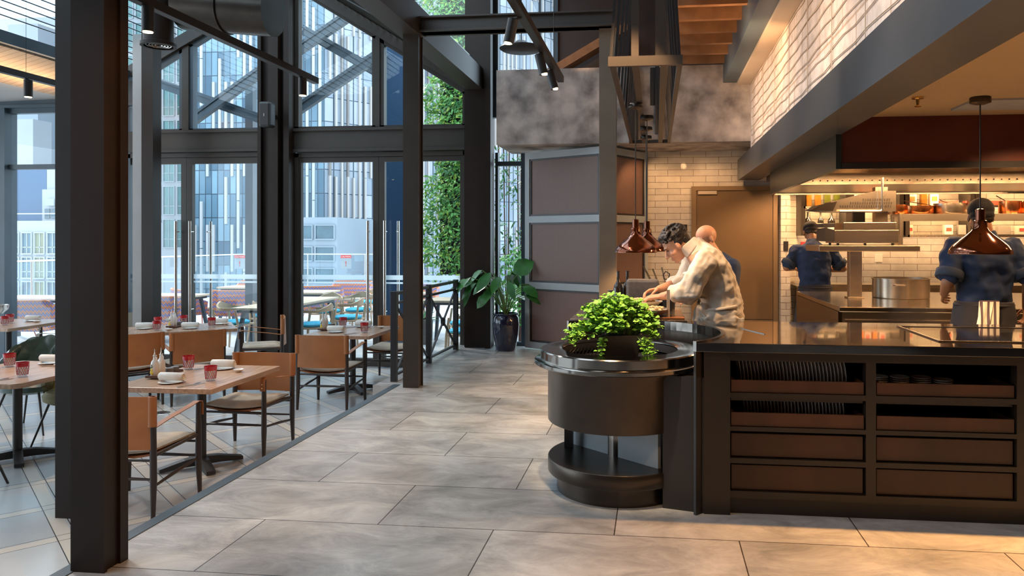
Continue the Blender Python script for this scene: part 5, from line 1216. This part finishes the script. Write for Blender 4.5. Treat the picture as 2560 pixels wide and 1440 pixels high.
for (x, y, r, lab) in ((-9.1, 13.85, -.7, 'woven armchair turned sideways left of the middle woven armchair'), (-10.6, 13.6, -1., 'woven armchair back showing above the woven sofa'), (-7.05, 15.1, .3, 'woven armchair half hidden by the middle one'), (-9.3, 16.4, PI, 'woven armchair far back near the balustrade'), (-5.2, 15.8, PI, 'woven armchair far back behind the right doors'), (-7.0, 16.5, PI, 'woven armchair at the back left of the right doors')): dup(w2, (x, y, D), r, lab)
t = thing('chrome_basin', 'small chrome basin on a stand at the left window', 'basin', (-9.2, 9.5, .0))
MB().lathe([(0, .40), (.08, .40), (.14, .46), (.15, .52), (.14, .52), (.1, .45), (0, .43)], seg=20).build('basin', 'chrome', t); MB().tube((0, 0, D), (0, 0, .4), .03).build('stand', 'chrome', t)

# ------------------------------------------------------------------ the city
def P(x, y, Y): return None
rc = random.Random(9)
ta = thing('office_tower', 'blue grey glass tower with staggered white vertical fins', 'tower', (-30, 48, -20))
x0, xc = -29.6, -20.7; Yf = 45.
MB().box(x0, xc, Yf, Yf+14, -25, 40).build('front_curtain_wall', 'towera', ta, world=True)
# receding right face
rx, ry = -8.0, 62.0
rt = MB().prism([(xc, Yf, -25), (rx, ry, -25), (rx-8, ry+6, -25), (xc-8, Yf+10, -25)], (0, 0, 65))
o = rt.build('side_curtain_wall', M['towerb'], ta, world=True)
fins = []
for k in range(21):
    x = x0+.12+k*.42
    for r_ in range(18):
        z = -22+r_*3.05+(1.5 if k % 3 == 1 else 0)
        if rc.random() < .55: fins.append((x, z))
fins.sort(key=lambda p: (p[0]+26)**2*.2+(p[1]-4)**2)
def finbox(b, x, z): b.box(x, x+.17, Yf-.12, Yf, z, z+3.0)
for x, z in fins[:95]:
    b = MB(); finbox(b, x, z); b.build('facade_fin', 'fin', ta, world=True)
b = MB()
for x, z in fins[95:]: finbox(b, x, z)
o = b.build('distant_facade_fins', 'fin', ta, world=True); o['kind'] = 'stuff'
dv = Vector((rx-xc, ry-Yf, 0)); Ls = dv.length; dv.normalize(); nv = Vector((dv.y, -dv.x, 0)); b = MB()
for k in range(50):
    z = -22
    while z < 34:
        if rc.random() < .38:
            p = Vector((xc, Yf, z))+dv*(.3+k*.42)+nv*.06; b.bar(p+Vector((0, 0, 0)), p+Vector((0, 0, rc.choice((3., 3., 6.)))), .20, .12, up=(dv.x, dv.y, 0))
        z += 3.05
o = b.build('side_facade_fins', 'finc', ta, world=True); o['kind'] = 'stuff'
def facade(label, name, x0, x1, Y, z0, z1, wall, cols, rows, ww, wh, glass, dx, dz, sx, sz, depth=8, mull=True, cat='building'):
    t = thing(name, label, cat, ((x0+x1)/2, Y, z0))
    MB().box(x0, x1, Y, Y+depth, z0, z1).build('wall', wall, t, world=True)
    for i in range(cols):
        for j in range(rows):
            x = x0+sx+i*dx; z = z1-sz-j*dz-wh
            if z < z0: continue
            f = MB().box(x-.05, x, Y-.10, Y-.0, z, z+wh).box(x+ww, x+ww+.05, Y-.10, Y, z, z+wh).box(x-.05, x+ww+.05, Y-.12, Y, z-.06, z).box(x-.05, x+ww+.05, Y-.10, Y, z+wh, z+wh+.05)
            if mull: f.box(x+ww/2-.02, x+ww/2+.02, Y-.06, Y, z, z+wh).box(x, x+ww, Y-.06, Y, z+wh*.3-.02, z+wh*.3+.02)
            w = f.build('window', 'panelframe' if mull else wall, t, world=True)
            g = glass[(i+j*3) % len(glass)] if isinstance(glass, (list, tuple)) else glass
            MB().box(x, x+ww, Y-.03, Y-.01, z, z+wh).build('pane', g, w, world=False)
            w.children[0].data.transform(Matrix.Translation(-Vector(t.location)))
    return t
facade('white apartment block with teal windows left of the glass tower', 'apartment_block', -45.2, -36.4, 57., -25, 34, 'wface', 7, 11, .92, 2.25, 'fwing', 1.22, 2.7, .3, 4.0)
facade('tall white block with teal windows at the far left window', 'apartment_block', -62., -48.3, 57., -25, 20., 'wface', 10, 6, .95, 2.4, 'fwing', 1.30, 2.9, .3, 3.2)
fb_ = facade('low white building with dark framed windows at the left window', 'low_building', -35.5, -27.5, 34., -20, 2.35, 'wface', 10, 5, .50, 1.0, ('fwiny', 'fwin', 'fwin'), .70, 1.22, .55, .62, depth=5)
MB().bar((-35.5, 33.9, 2.7), (-27.5, 33.9, 2.7), .05, .05).build('roof_rail', 'fin', fb_, world=True)
one('rooftop_block', MB().box(-34.6, -31.5, 35.5, 38.8, 2.36, 5.2), 'bluebox', 'slate blue rooftop block above the low white building', 'building')
t = thing('rooftop_house', 'white rooftop wall with two air conditioners', 'building', (-30.6, 35.5, 2.36))
MB().box(-31.48, -29.2, 35.5, 38.8, 2.36, 5.1).box(-31.48, -29.4, 35.2, 35.5, 2.36, 4.0).build('wall', 'wface', t, world=True)
for k in range(5): MB().box(-31.3+k*.36, -31.02+k*.36, 35.15, 35.2, 2.5, 3.0).build('louvre_window', 'fwin', t, world=True)
for k in range(2):
    a = MB().box(-31.1+k*.7, -30.6+k*.7, 34.95, 35.2, 3.15, 3.5).build('air_conditioner', 'wface', t, world=True)
one('grey_block', MB().box(-43.7, -41.45, 46, 50, -25, 16.), 'gface', 'plain grey rendered block rising behind the rooftop block', 'building')
one('white_block', MB().box(-41.4, -40.0, 44.0, 45.5, -25, 9.2), 'wface', 'narrow white block in front of the grey rendered block', 'building')
one('podium_building', MB().box(-15.9, -9, 40, 44.5, -25, -1.), 'gface', 'grey podium block in front of the tower', 'building')
facade('curved white terraces building standing in for a reflection beside the tower', 'reflected_block', -20.55, -16.8, 38., -20, 2.6, 'gface', 3, 6, 1.0, .70, 'fwin', 1.22, 1.15, .15, .45, mull=False, depth=6)  # solid block in place of a building mirrored in the tower glass
facade('slim banded tower beyond the right glass doors', 'banded_tower', -5.5, 8., 60., -25, 38., 'finc', 12, 6, .5, 5.2, 'fwin', 1.1, 6.0, .4, 14., mull=False)
# ------------------------------------------------------------------ people
V = Vector
def rings(b, pts, W, seg=20, closed=True):
    """loft of elliptical rings: (centre, half width along W, half depth)"""
    W = V(W).normalized(); n = len(pts); vs = []
    for i, (c, a, d_) in enumerate(pts):
        p = V(pts[max(i-1, 0)][0]); q = V(pts[min(i+1, n-1)][0]); t = (q-p).normalized(); w = (W-t*W.dot(t)).normalized(); u = t.cross(w)
        for k in range(seg):
            th = 2*PI*k/seg; cs, sn = math.cos(th), math.sin(th)
            e = .8; vs.append(V(c)+w*a*(abs(cs)**e)*(1 if cs >= 0 else -1)+u*d_*(abs(sn)**e)*(1 if sn >= 0 else -1))
    fs = []
    for i in range(n-1):
        for k in range(seg): a0_ = i*seg+k; a1_ = i*seg+(k+1) % seg; fs.append((a0_, a1_, a1_+seg, a0_+seg))
    fs.append(tuple(range(seg-1, -1, -1))); fs.append(tuple((n-1)*seg+k for k in range(seg)))
    b.add(vs, fs, True); return b
def limb(b, pts, rs):
    for (p, q), (r, s_) in zip(zip(pts, pts[1:]), zip(rs, rs[1:])): b.cap(p, q, r, s_, 14)
    return b
def solid(b, name, m, parent, vox=.008, smooth=3, wr=None):
    o = b.build(name, m, parent, world=True)
    r = o.modifiers.new('union', 'REMESH'); r.mode = 'VOXEL'; r.voxel_size = vox; r.use_smooth_shade = True
    if wr:
        tx = bpy.data.textures.new('cloth folds', 'CLOUDS'); tx.noise_scale = wr[0]; tx.noise_depth = 1
        dm = o.modifiers.new('folds', 'DISPLACE'); dm.texture = tx; dm.strength = wr[1]; dm.mid_level = .5; dm.texture_coords = 'LOCAL'
    if smooth: s_ = o.modifiers.new('smooth', 'SMOOTH'); s_.iterations = smooth; s_.factor = .5
    return o
def frame3(o, f, u):
    f = V(f).normalized(); u = V(u); u = (u-f*u.dot(f)).normalized(); l = u.cross(f)
    m = Matrix((f, l, u)).transposed().to_4x4(); m.translation = V(o); return m
def head(b, mt, s=1.):
    def e(c, r, seg=18): b.ell(mt @ (V(c)*s), [x*s for x in r], seg, 12, mt.to_3x3().to_4x4())
    e((-.012, 0, .032), (.096, .077, .088)); e((.026, 0, -.028), (.060, .060, .080)); e((.030, 0, -.075), (.050, .045, .035)); e((.066, 0, -.098), (.018, .022, .016))
    e((.070, 0, .022), (.020, .050, .016)); e((.048, .04, -.035), (.028, .022, .026)); e((.048, -.04, -.035), (.028, .022, .026))
    b.cap(mt @ V((.082, 0, .010))*1, mt @ V((.108, 0, -.034)), .009*s, .0135*s, 10)
    e((.098, .010, -.038), (.010, .008, .007)); e((.098, -.010, -.038), (.010, .008, .007))
    e((.083, 0, -.064), (.011, .024, .006)); e((.081, 0, -.074), (.011, .021, .007))
    for k in (-1, 1): e((-.004, k*.078, -.012), (.016, .009, .030)); e((.0, k*.082, -.018), (.008, .008, .012))
def eyes(mt, parent, s=1.):
    for k in (-1, 1):
        b = MB().ell(mt @ V((.078*s, k*.030*s, .002*s)), (.008, .010, .004), 10, 6, mt.to_3x3().to_4x4()); b.build('eye', 'hair', parent, world=True)
        b = MB(); b.cap(mt @ V((.090*s, k*.018*s, .022*s)), mt @ V((.080*s, k*.048*s, .020*s)), .0045, .003, 8); b.build('eyebrow', 'hair', parent, world=True)
def hand(b, w, f, n, thumb, curl=.5, s=1.):
    """palm from wrist w along f, palm facing n, thumb leaves on the `thumb` side"""
    f = V(f).normalized(); n = V(n); n = (n-f*n.dot(f)).normalized(); l = V(thumb); l = (l-f*l.dot(f)-n*l.dot(n)).normalized(); w = V(w)
    for k in range(4):
        o = (1.5-k)*.0195*s; b.cap(w+f*.012*s+l*o*.65, w+f*.085*s+l*o, .0135*s, .0115*s, 8)
    ln = (.072, .080, .075, .058)
    for k in range(4):
        o = (1.5-k)*.021*s; p = w+f*.085*s+l*o; d = (f+l*(1.5-k)*.06).normalized(); L3 = ln[k]*s; c = curl*(1+.12*k)
        for j, (q, r0, r1) in enumerate(((.45, .0095, .0088), (.32, .0088, .008), (.23, .008, .0068))):
            d2 = (d*math.cos(c*(j+.6)*.9)+n*math.sin(c*(j+.6)*.9)).normalized(); p2 = p+d2*L3*q; b.cap(p, p2, r0*s, r1*s, 8); p = p2
    p = w+f*.025*s+l*.028*s; p1 = p+(f*.55+l*.65+n*.35).normalized()*.042*s; p2 = p1+(f*.85+l*.15+n*.5).normalized()*.032*s; p3 = p2+(f*.9-l*.1+n*.6).normalized()*.024*s
    b.cap(p, p1, .014*s, .0115*s, 8); b.cap(p1, p2, .0115*s, .0095*s, 8); b.cap(p2, p3, .0095*s, .0075*s, 8)

# --- the chef in white, leaning over the plates, facing left
c1 = thing('person', 'person in cream chef jacket and apron bending left over plated dishes', 'person', (.45, 5.42, 0))
b = MB()
fw = V((-.80, -.06, -.60)); up = V((-.60, 0, .80)); hm = frame3((.150, 5.415, 1.405), fw, up)
head(b, hm); limb(b, [(.19, 5.42, 1.43), (.27, 5.42, 1.36)], [.058, .066])
rings(b, [((.45, 5.42, .82), .15, .10), ((.44, 5.42, .95), .155, .11), ((.42, 5.42, 1.05), .14, .10), ((.38, 5.42, 1.2), .155, .11), ((.31, 5.42, 1.33), .15, .085), ((.27, 5.42, 1.37), .07, .07)], (0, 1, 0))
nS, nE, nW = V((.335, 5.235, 1.29)), V((.225, 5.19, 1.085)), V((.045, 5.29, 1.045))
fS, fE, fW = V((.29, 5.60, 1.31)), V((.20, 5.62, 1.13)), V((.03, 5.475, 1.085))
limb(b, [nS, nE, nW], [.058, .047, .027]); limb(b, [nE, nE*.55+nW*.45], [.046, .043]); limb(b, [fS, fE, fW], [.056, .045, .027])
hand(b, nW, (-.93, .22, -.10), (.0, .25, -1), (0, 1, .5), .55); hand(b, fW, (-.9, -.35, -.15), (0, -.3, -1), (0, -1, .5), .6)
for sy in (-1, 1): limb(b, [(.45, 5.42+sy*.09, .86), (.44, 5.42+sy*.10, .48), (.47, 5.42+sy*.11, .09)], [.085, .058, .042])
solid(b, 'body', 'skin', c1, .0042, 4); eyes(hm, c1)
j = MB()
rings(j, [((.47, 5.42, .90), .205, .155), ((.46, 5.42, .97), .20, .15), ((.455, 5.42, 1.03), .19, .145), ((.425, 5.42, 1.13), .195, .145), ((.385, 5.42, 1.24), .20, .14), ((.345, 5.42, 1.315), .185, .115), ((.285, 5.42, 1.375), .10, .085), ((.262, 5.42, 1.392), .082, .078)], (0, 1, 0), 28)
j.ell((.24, 5.415, 1.07), (.075, .10, .10), 16, 10)
limb(j, [nS+V((.01, 0, .0)), nS*.5+nE*.5+V((-.005, -.01, -.005)), nE+V((.01, 0, 0)), nE*.68+nW*.32], [.083, .080, .074, .066]); limb(j, [fS, fE, fE*.7+fW*.3], [.08, .07, .062])
cuff = nE*.62+nW*.38; d_ = (nW-nE).normalized(); j.cap(cuff-d_*.03, cuff+d_*.008, .067, .066, 16)
rr = random.Random(2)
for k in range(24):   # soft folds in the cotton
    t_ = rr.random(); c = V((.46-.14*t_, 5.42-.15-.0*t_, .98+.3*t_)); a = c+V((rr.uniform(-.10, .08), -.02*rr.random(), rr.uniform(-.06, .05))); j.cap(a, a+V((rr.uniform(-.10, -.02), 0, rr.uniform(-.04, .10))), .018, .010, 8)
jk = solid(j, 'chef_jacket', 'chefw', c1, .0065, 3, (.085, .042))
k_ = MB(); rings(k_, [((.275, 5.418, 1.375), .088, .082), ((.236, 5.418, 1.405), .078, .076), ((.222, 5.418, 1.422), .074, .072)], (0, 1, 0), 24); solid(k_, 'collar', 'chefw', c1, .006, 2)
for q in range(3): MB().lathe([(0, 0), (.009, 0), (.009, .003), (0, .004)], seg=12, mtx=Matrix.Translation((.222+.0*q, 5.33, 1.20-.075*q)) @ Matrix.Rotation(PI/2, 4, 'X')).build('jacket_button', 'greybox', c1, world=True)
a_ = MB(); rings(a_, [((.455, 5.42, .96), .212, .162), ((.45, 5.42, .90), .218, .168), ((.445, 5.42, .70), .235, .18), ((.44, 5.42, .42), .25, .19)], (0, 1, 0), 28)
for k in range(12):
    y = 5.42-.20+.02*rr.random(); x = .30+k*.027; a_.cap((x, y-.005, .90), (x+rr.uniform(-.03, .03), y-.03, .5), .016, .03, 8)
solid(a_, 'apron', 'apronw', c1, .008, 3, (.10, .045))
s_ = MB(); s_.path([(.455+.158*math.cos(q), 5.42+.212*math.sin(q), .968+.022*math.cos(q)) for q in [2*PI*i/30 for i in range(30)]], .012, 8, closed=True); s_.path([(.30, 5.25, .95), (.315, 5.225, .90), (.335, 5.20, .83)], .009, 6); s_.path([(.30, 5.25, .95), (.345, 5.215, .91), (.375, 5.195, .85)], .009, 6); s_.build('apron_tie', 'chefw', c1, world=True)
for sy in (-1, 1):
    t_ = MB(); limb(t_, [(.47, 5.42+sy*.09, .82), (.46, 5.42+sy*.10, .46), (.48, 5.42+sy*.11, .06)], [.105, .080, .065]); t_.cap((.50, 5.42+sy*.11, .045), (.34, 5.42+sy*.12, .035), .045, .035); solid(t_, 'trouser_leg', 'trous', c1, .012, 2)
h = MB()
def he(c, r): h.ell(hm @ V(c), r, 14, 10, hm.to_3x3().to_4x4())
he((-.030, 0, .050), (.096, .083, .082)); he((.035, 0, .098), (.052, .064, .032)); he((-.07, 0, .0), (.045, .070, .055)); he((-.02, .062, .02), (.035, .022, .04)); he((-.02, -.062, .02), (.035, .022, .04))
for k in range(120):
    a = rr.uniform(0, 6.28); z = rr.uniform(-.1, 1); q = math.sqrt(1-z*z); p = V((-.022+.10*q*math.cos(a), .086*q*math.sin(a), .055+.088*z))
    if p.x > .055 and p.z < .07: continue
    he(p, (.014, .012, .011))
solid(h, 'hair', 'hair', c1, .0045, 1)
t_ = MB(); q0 = nE*.42+nW*.58
for k in range(4): p = nE*(.5-.09*k)+nW*(.5+.09*k); t_.path([p+V((0, -.040+.003*k, .0)), p+V((-.012, -.0405+.003*k, .012)), p+V((-.02, -.039+.003*k, -.005))], .0016, 5)
t_.build('forearm_tattoo', 'hair', c1, world=True)
cl = MB(); rings(cl, [((.245, 5.13, .925), .02, .02), ((.225, 5.12, .89), .045, .03), ((.235, 5.12, .86), .05, .035), ((.27, 5.12, .83), .03, .02)], (1, 0, 0))
# --- cooks with their backs to us
def cook(base, label, lean, scale, els, hands, capm, apron, skin, turn=0., waistz=1.03, legs=True, towel=False):
    X, Y = base; t = thing('person', label, 'person', (X, Y, 0)); s = scale
    def p(x, y, z): return V((X+x*s, Y+(y+lean*max(0, z-.95))*s, z*s))
    b = MB(); hm = frame3(p(0, .02, 1.60)+V((0, .02+lean*.05, 0)), (math.sin(turn), math.cos(turn), -.15-lean), (0, lean, 1)); head(b, hm, s)
    limb(b, [p(0, .0, 1.54), p(0, -.01, 1.44)], [.058*s, .066*s])
    rings(b, [(p(0, 0, .85), .15*s, .10*s), (p(0, 0, 1.0), .14*s, .10*s), (p(0, 0, 1.2), .155*s, .11*s), (p(0, 0, 1.38), .165*s, .09*s), (p(0, 0, 1.45), .08*s, .06*s)], (1, 0, 0))
    for sx, E_, H in ((-1, els[0], hands[0]), (1, els[1], hands[1])):
        S_ = p(sx*.195, 0, 1.385); E_ = V(E_); H = V(H); limb(b, [S_, E_, H], [.055*s, .045*s, .028*s])
        d = (H-E_).normalized(); hand(b, H, d, (-sx*.8, .3, -.3), (0, 1, .2), .7, s)
    for sx in (-1, 1): limb(b, [p(sx*.09, 0, .88), p(sx*.10, 0, .48), p(sx*.11, 0, .09)], [.085*s, .058*s, .042*s])
    solid(b, 'body', skin, t, .0055, 3); eyes(hm, t, s)
    j = MB(); wz = waistz/s
    rings(j, [(p(0, 0, wz-.14), .185*s, .135*s), (p(0, 0, wz-.03), .172*s, .128*s), (p(0, 0, wz+.04), .178*s, .132*s), (p(0, 0, 1.2), .198*s, .138*s), (p(0, -.005, 1.33), .215*s, .128*s), (p(0, -.01, 1.41), .175*s, .10*s), (p(0, -.01, 1.46), .085*s, .075*s), (p(0, -.005, 1.495), .070*s, .068*s)], (1, 0, 0), 28)
    cuffs = []
    for sx, E_, H in ((-1, els[0], hands[0]), (1, els[1], hands[1])):
        S_ = p(sx*.19, 0, 1.375); E_ = V(E_); Q = S_*.22+E_*.78; limb(j, [S_, S_*.5+E_*.5, Q], [.082*s, .078*s, .076*s]); cuffs.append((S_*.36+E_*.64, S_*.12+E_*.88))
    solid(j, 'work_shirt', 'denim', t, .008, 3, (.10, .045))
    for a, q in cuffs:
        c = MB(); c.cap(a, q, .084*s, .086*s, 16); c.build('x', None) if False else None
        d = (q-a).normalized(); c = MB(); c.path([a, a+d*.008, q-d*.008, q, q-d*.004], [.086*s, .092*s, .092*s, .086*s, .06*s], 18); c.build('rolled_cuff', 'denimd', t, world=True)
    for sx in (-1, 1):
        l_ = MB(); limb(l_, [p(sx*.09, 0, .86), p(sx*.10, 0, .48), p(sx*.11, -.01, .06)], [.11*s, .085*s, .07*s]); l_.cap(p(sx*.11, -.02, .045), p(sx*.12, .15, .035), .045*s, .035*s); solid(l_, 'trouser_leg', 'trous', t, .012, 2)
    a_ = MB(); rings(a_, [(p(0, .0, wz-.02), .186*s, .145*s), (p(0, .0, wz-.10), .20*s, .152*s), (p(0, .01, wz-.3), .225*s, .165*s), (p(0, .01, .5), .25*s, .175*s)], (1, 0, 0), 28); solid(a_, 'apron', apron, t, .01, 3)
    MB().path([p(.188*math.cos(q)/1, .148*math.sin(q), wz-.045) for q in [2*PI*i/28 for i in range(28)]], .012*s, 6, closed=True).build('apron_tie', 'leather' if towel else apron, t, world=True)
    h = MB(); mm = hm
    h.ell(mm @ V((-.018*s, 0, .048*s)), (.106*s, .087*s, .084*s), 22, 12, mm.to_3x3().to_4x4()); h.ell(mm @ V((-.045*s, 0, .0)), (.075*s, .080*s, .05*s), 18, 10, mm.to_3x3().to_4x4())
    h.ell(mm @ V((.085*s, 0, .045*s)), (.055*s, .062*s, .010*s), 18, 8, mm.to_3x3().to_4x4())
    solid(h, 'cap', 'cap', t, .006, 2)
    h = MB(); h.ell(mm @ V((-.06*s, 0, -.02*s)), (.046*s, .072*s, .05*s), 16, 10, mm.to_3x3().to_4x4()); h.build('hair', 'hair', t, world=True)
    return t, p
t, p = cook((2.31, 5.58), 'person in navy work shirt with a striped towel at the waist, back turned at right',   .02, 1.005, [(2.045, 5.52, 1.14), (2.575, 5.50, 1.15)], [(2.10, 5.74, 1.05), (2.585, 5.56, .97)], 'cap', 'apronb', 'skind', .15)
t2 = thing('kitchen_towel', 'folded white towel with a dark stripe hanging from the right cook\'s apron', 'towel', (2.25, 5.38, 1.03))
def tw(u, v): return (-.055+.13*u+.015*v*math.sin(3*u)-.01*v, -.012*math.sin(9*u)*v-.004, -.0-.20*v)
MB().grid(tw, 18, 10, .006).build('cloth', 'towel', t2); MB().grid(lambda u, v: (-.045+.08*u-.03*v, -.016-.012*math.sin(7*u)*v, -.17*v), 12, 8, .005).build('cloth_fold', 'towel', t2)
t, p = cook((1.80, 8.70), 'person in navy work shirt and black cap bent over the rear worktop at left', .35, .955, [(1.50, 8.80, 1.12), (2.13, 8.82, 1.11)], [(1.66, 9.10, 1.10), (1.98, 9.10, 1.08)], 'cap', 'apronb', 'skind', -.05, waistz=.945)
# --- bald man half hidden behind the chef
b4 = thing('person', 'bald person in dark navy shirt half hidden behind the bending chef', 'person', (.52, 6.55, 0))
b = MB(); hm = frame3((.435, 6.50, 1.445), (-.75, -.45, -.30), (-.2, 0, 1)); head(b, hm, 1.0); limb(b, [(.46, 6.52, 1.39), (.51, 6.55, 1.30)], [.058, .066])
rings(b, [((.56, 6.55, .80), .15, .10), ((.55, 6.55, 1.0), .14, .1), ((.54, 6.55, 1.2), .16, .1), ((.52, 6.55, 1.28), .08, .07)], (.5, -.85, 0))
for sy in (-1, 1):
    S_ = V((.54+sy*.10, 6.55-sy*.15, 1.22)); E_ = V((.50+sy*.12, 6.5-sy*.2, .98)); H = V((.30+sy*.05, 6.40-sy*.1, .96)); limb(b, [S_, E_, H], [.055, .045, .028]); hand(b, H, H-E_, (0, 0, -1), (-sy*.5, sy, 0), .5)
    limb(b, [(.55+sy*.05, 6.55-sy*.08, .86), (.55+sy*.05, 6.55-sy*.09, .45), (.55+sy*.05, 6.55-sy*.1, .08)], [.085, .058, .042])
solid(b, 'body', 'skin', b4, .006, 3); eyes(hm, b4)
j = MB(); rings(j, [((.56, 6.55, .82), .19, .14), ((.555, 6.55, 1.0), .18, .135), ((.55, 6.55, 1.15), .20, .135), ((.535, 6.55, 1.25), .18, .11), ((.51, 6.54, 1.31), .08, .075)], (.5, -.85, 0))
for sy in (-1, 1): S_ = V((.54+sy*.10, 6.55-sy*.15, 1.21)); E_ = V((.50+sy*.12, 6.5-sy*.2, .98)); limb(j, [S_, E_], [.08, .065])
solid(j, 'shirt', 'denim', b4, .009, 3)
for sy in (-1, 1): l_ = MB(); limb(l_, [(.55+sy*.05, 6.55-sy*.08, .84), (.55+sy*.05, 6.55-sy*.09, .45), (.55+sy*.05, 6.55-sy*.1, .05)], [.11, .085, .07]); solid(l_, 'trouser_leg', 'trous', b4, .012, 2)
# ------------------------------------------------------------------ light
w = bpy.data.worlds.new('overcast sky'); bpy.context.scene.world = w; w.use_nodes = True; nt = w.node_tree
bg = nt.nodes['Background']; bg.inputs[1].default_value = 3.6
tc = nt.nodes.new('ShaderNodeTexCoord'); sp = nt.nodes.new('ShaderNodeSeparateXYZ'); rp = nt.nodes.new('ShaderNodeValToRGB')
nt.links.new(tc.outputs['Generated'], sp.inputs[0]); nt.links.new(sp.outputs[2], rp.inputs[0]); nt.links.new(rp.outputs[0], bg.inputs[0])
rp.color_ramp.elements[0].position = .0; rp.color_ramp.elements[0].color = (.62, .74, .84, 1); rp.color_ramp.elements[1].position = .6; rp.color_ramp.elements[1].color = (.68, .83, .97, 1)
def area(name, loc, rot, sx, sy, e, col, spread=None):
    L_ = bpy.data.lights.new(name, 'AREA'); L_.shape = 'RECTANGLE'; L_.size = sx; L_.size_y = sy; L_.energy = e; L_.color = col
    if spread: L_.spread = spread
    o = bpy.data.objects.new(name, L_); C.objects.link(o); o.location = loc; o.rotation_euler = rot; return o
def spot(name, loc, to, e, col, size=1.2, blend=.5, r=.05):
    L_ = bpy.data.lights.new(name, 'SPOT'); L_.energy = e; L_.color = col; L_.spot_size = size; L_.spot_blend = blend; L_.shadow_soft_size = r
    o = bpy.data.objects.new(name, L_); C.objects.link(o); o.location = loc; o.rotation_euler = (Vector(to)-Vector(loc)).to_track_quat('-Z', 'Y').to_euler(); return o
WARM = (1, .56, .26)
s_ = bpy.data.lights.new('hazy sun', 'SUN'); s_.energy = 2.4; s_.color = (1, .86, .74); s_.angle = .12
o = bpy.data.objects.new('hazy sun', s_); C.objects.link(o); o.rotation_euler = Vector((.95, -.62, -1.0)).to_track_quat('-Z', 'Y').to_euler()
# hood lamps, kitchen downlights, uplight of the stone wall, cove of the soffit
area('hood_lamp', (2.3, 6.7, 2.12), (0, 0, 0), 1.4, .12, 85, WARM); area('hood_lamp', (3.9, 6.7, 2.12), (0, 0, 0), 1.4, .12, 85, WARM)
for x, y in ((1.7, 9.2), (2.7, 9.2), (3.7, 9.2)): spot('kitchen_downlight', (x, y, 2.30), (x, y+.25, 0), 115, WARM, 2.4)
for x in (.0, .7, 1.3): spot('kitchen_downlight', (x, 9.25, 2.56), (x, 9.9, 1.0), 20, WARM, 2.2)
for x, e in ((1.55, 230), (2.45, 230), (3.4, 200)): spot('counter_downlight', (x, 4.12, 2.31), (x-.05, 3.2, 0), e*1.15, (1, .46, .13), 1.75, .5, .03)
for x, y in ((2.6, 5.1), (3.8, 5.2)): spot('kitchen_downlight', (x, y, 2.31), (x, y+.1, 0), 80, WARM, 2.3)
area('stone_wall_uplight', (.98, 4.0, 2.60), (0, math.radians(60)+PI/2+PI/2, 0), .05, 9, 1, WARM)
for y in (1.5, 3.2, 4.9, 6.6, 8.1): spot('stone_wall_washer', (.25, y, 2.9), (1.12, y+.1, 3.0), 42, (1, .64, .38), 2.2, .8)
spot('chef_spot', (-.35, 4.6, 3.4), (.2, 5.35, 1.1), 330, (1, .60, .30), .62)
spot('plant_spot', (-.6, 3.3, 3.4), (-.2, 4.3, .95), 420, (1, .72, .45), .45)
spot('floor_spot', (.2, 1.6, 3.1), (-.1, 3.1, 0), 90, (1, .56, .26), 1.2)
spot('added_column_fill', (-.785, 1.6, 2.7), (-2.35, 3.05, 1.2), 110, (1, .5, .2), 1.1)  # added spot without a fixture, warms the foreground column's side
spot('brace_spot', (-.9, 8.6, 3.7), (-.8, 9.55, 3.85), 12, WARM, 1.4)
area('soffit_strip', (-8.1, 6.2, 3.3), (PI, 0, 0), .1, 6.5, 40, (1, .62, .3))
spot('added_head_fill', (.10, 6.15, 2.57), (.46, 6.5, 1.4), 70, WARM, .9)  # added lamp with no head on the frame, brightens the bald man
spot('joist_spot', (.5, 6.5, 2.75), (.8, 7.5, 3.6), 40, WARM, 2.2)

# ------------------------------------------------------------------ camera
cam = bpy.data.cameras.new('camera'); co = bpy.data.objects.new('camera', cam); C.objects.link(co)
cam.sensor_width = 36; cam.lens = 1865/2560*36; cam.shift_x = -144/2560; cam.shift_y = -123/2560
th = math.atan(214/1865); co.location = (0, 0, 1.45); co.rotation_euler = (PI/2, 0, th)
cam.clip_end = 300; cam.clip_start = .05
sc = bpy.context.scene; sc.camera = co
sc.cycles.transparent_max_bounces = 24; sc.cycles.max_bounces = 8; sc.cycles.diffuse_bounces = 4; sc.cycles.glossy_bounces = 4; sc.cycles.caustics_reflective = False; sc.cycles.caustics_refractive = False
sc.view_settings.view_transform = 'Standard'; sc.view_settings.look = 'None'; sc.view_settings.exposure = .12; sc.view_settings.gamma = 1; sc.view_settings.use_curve_mapping = False
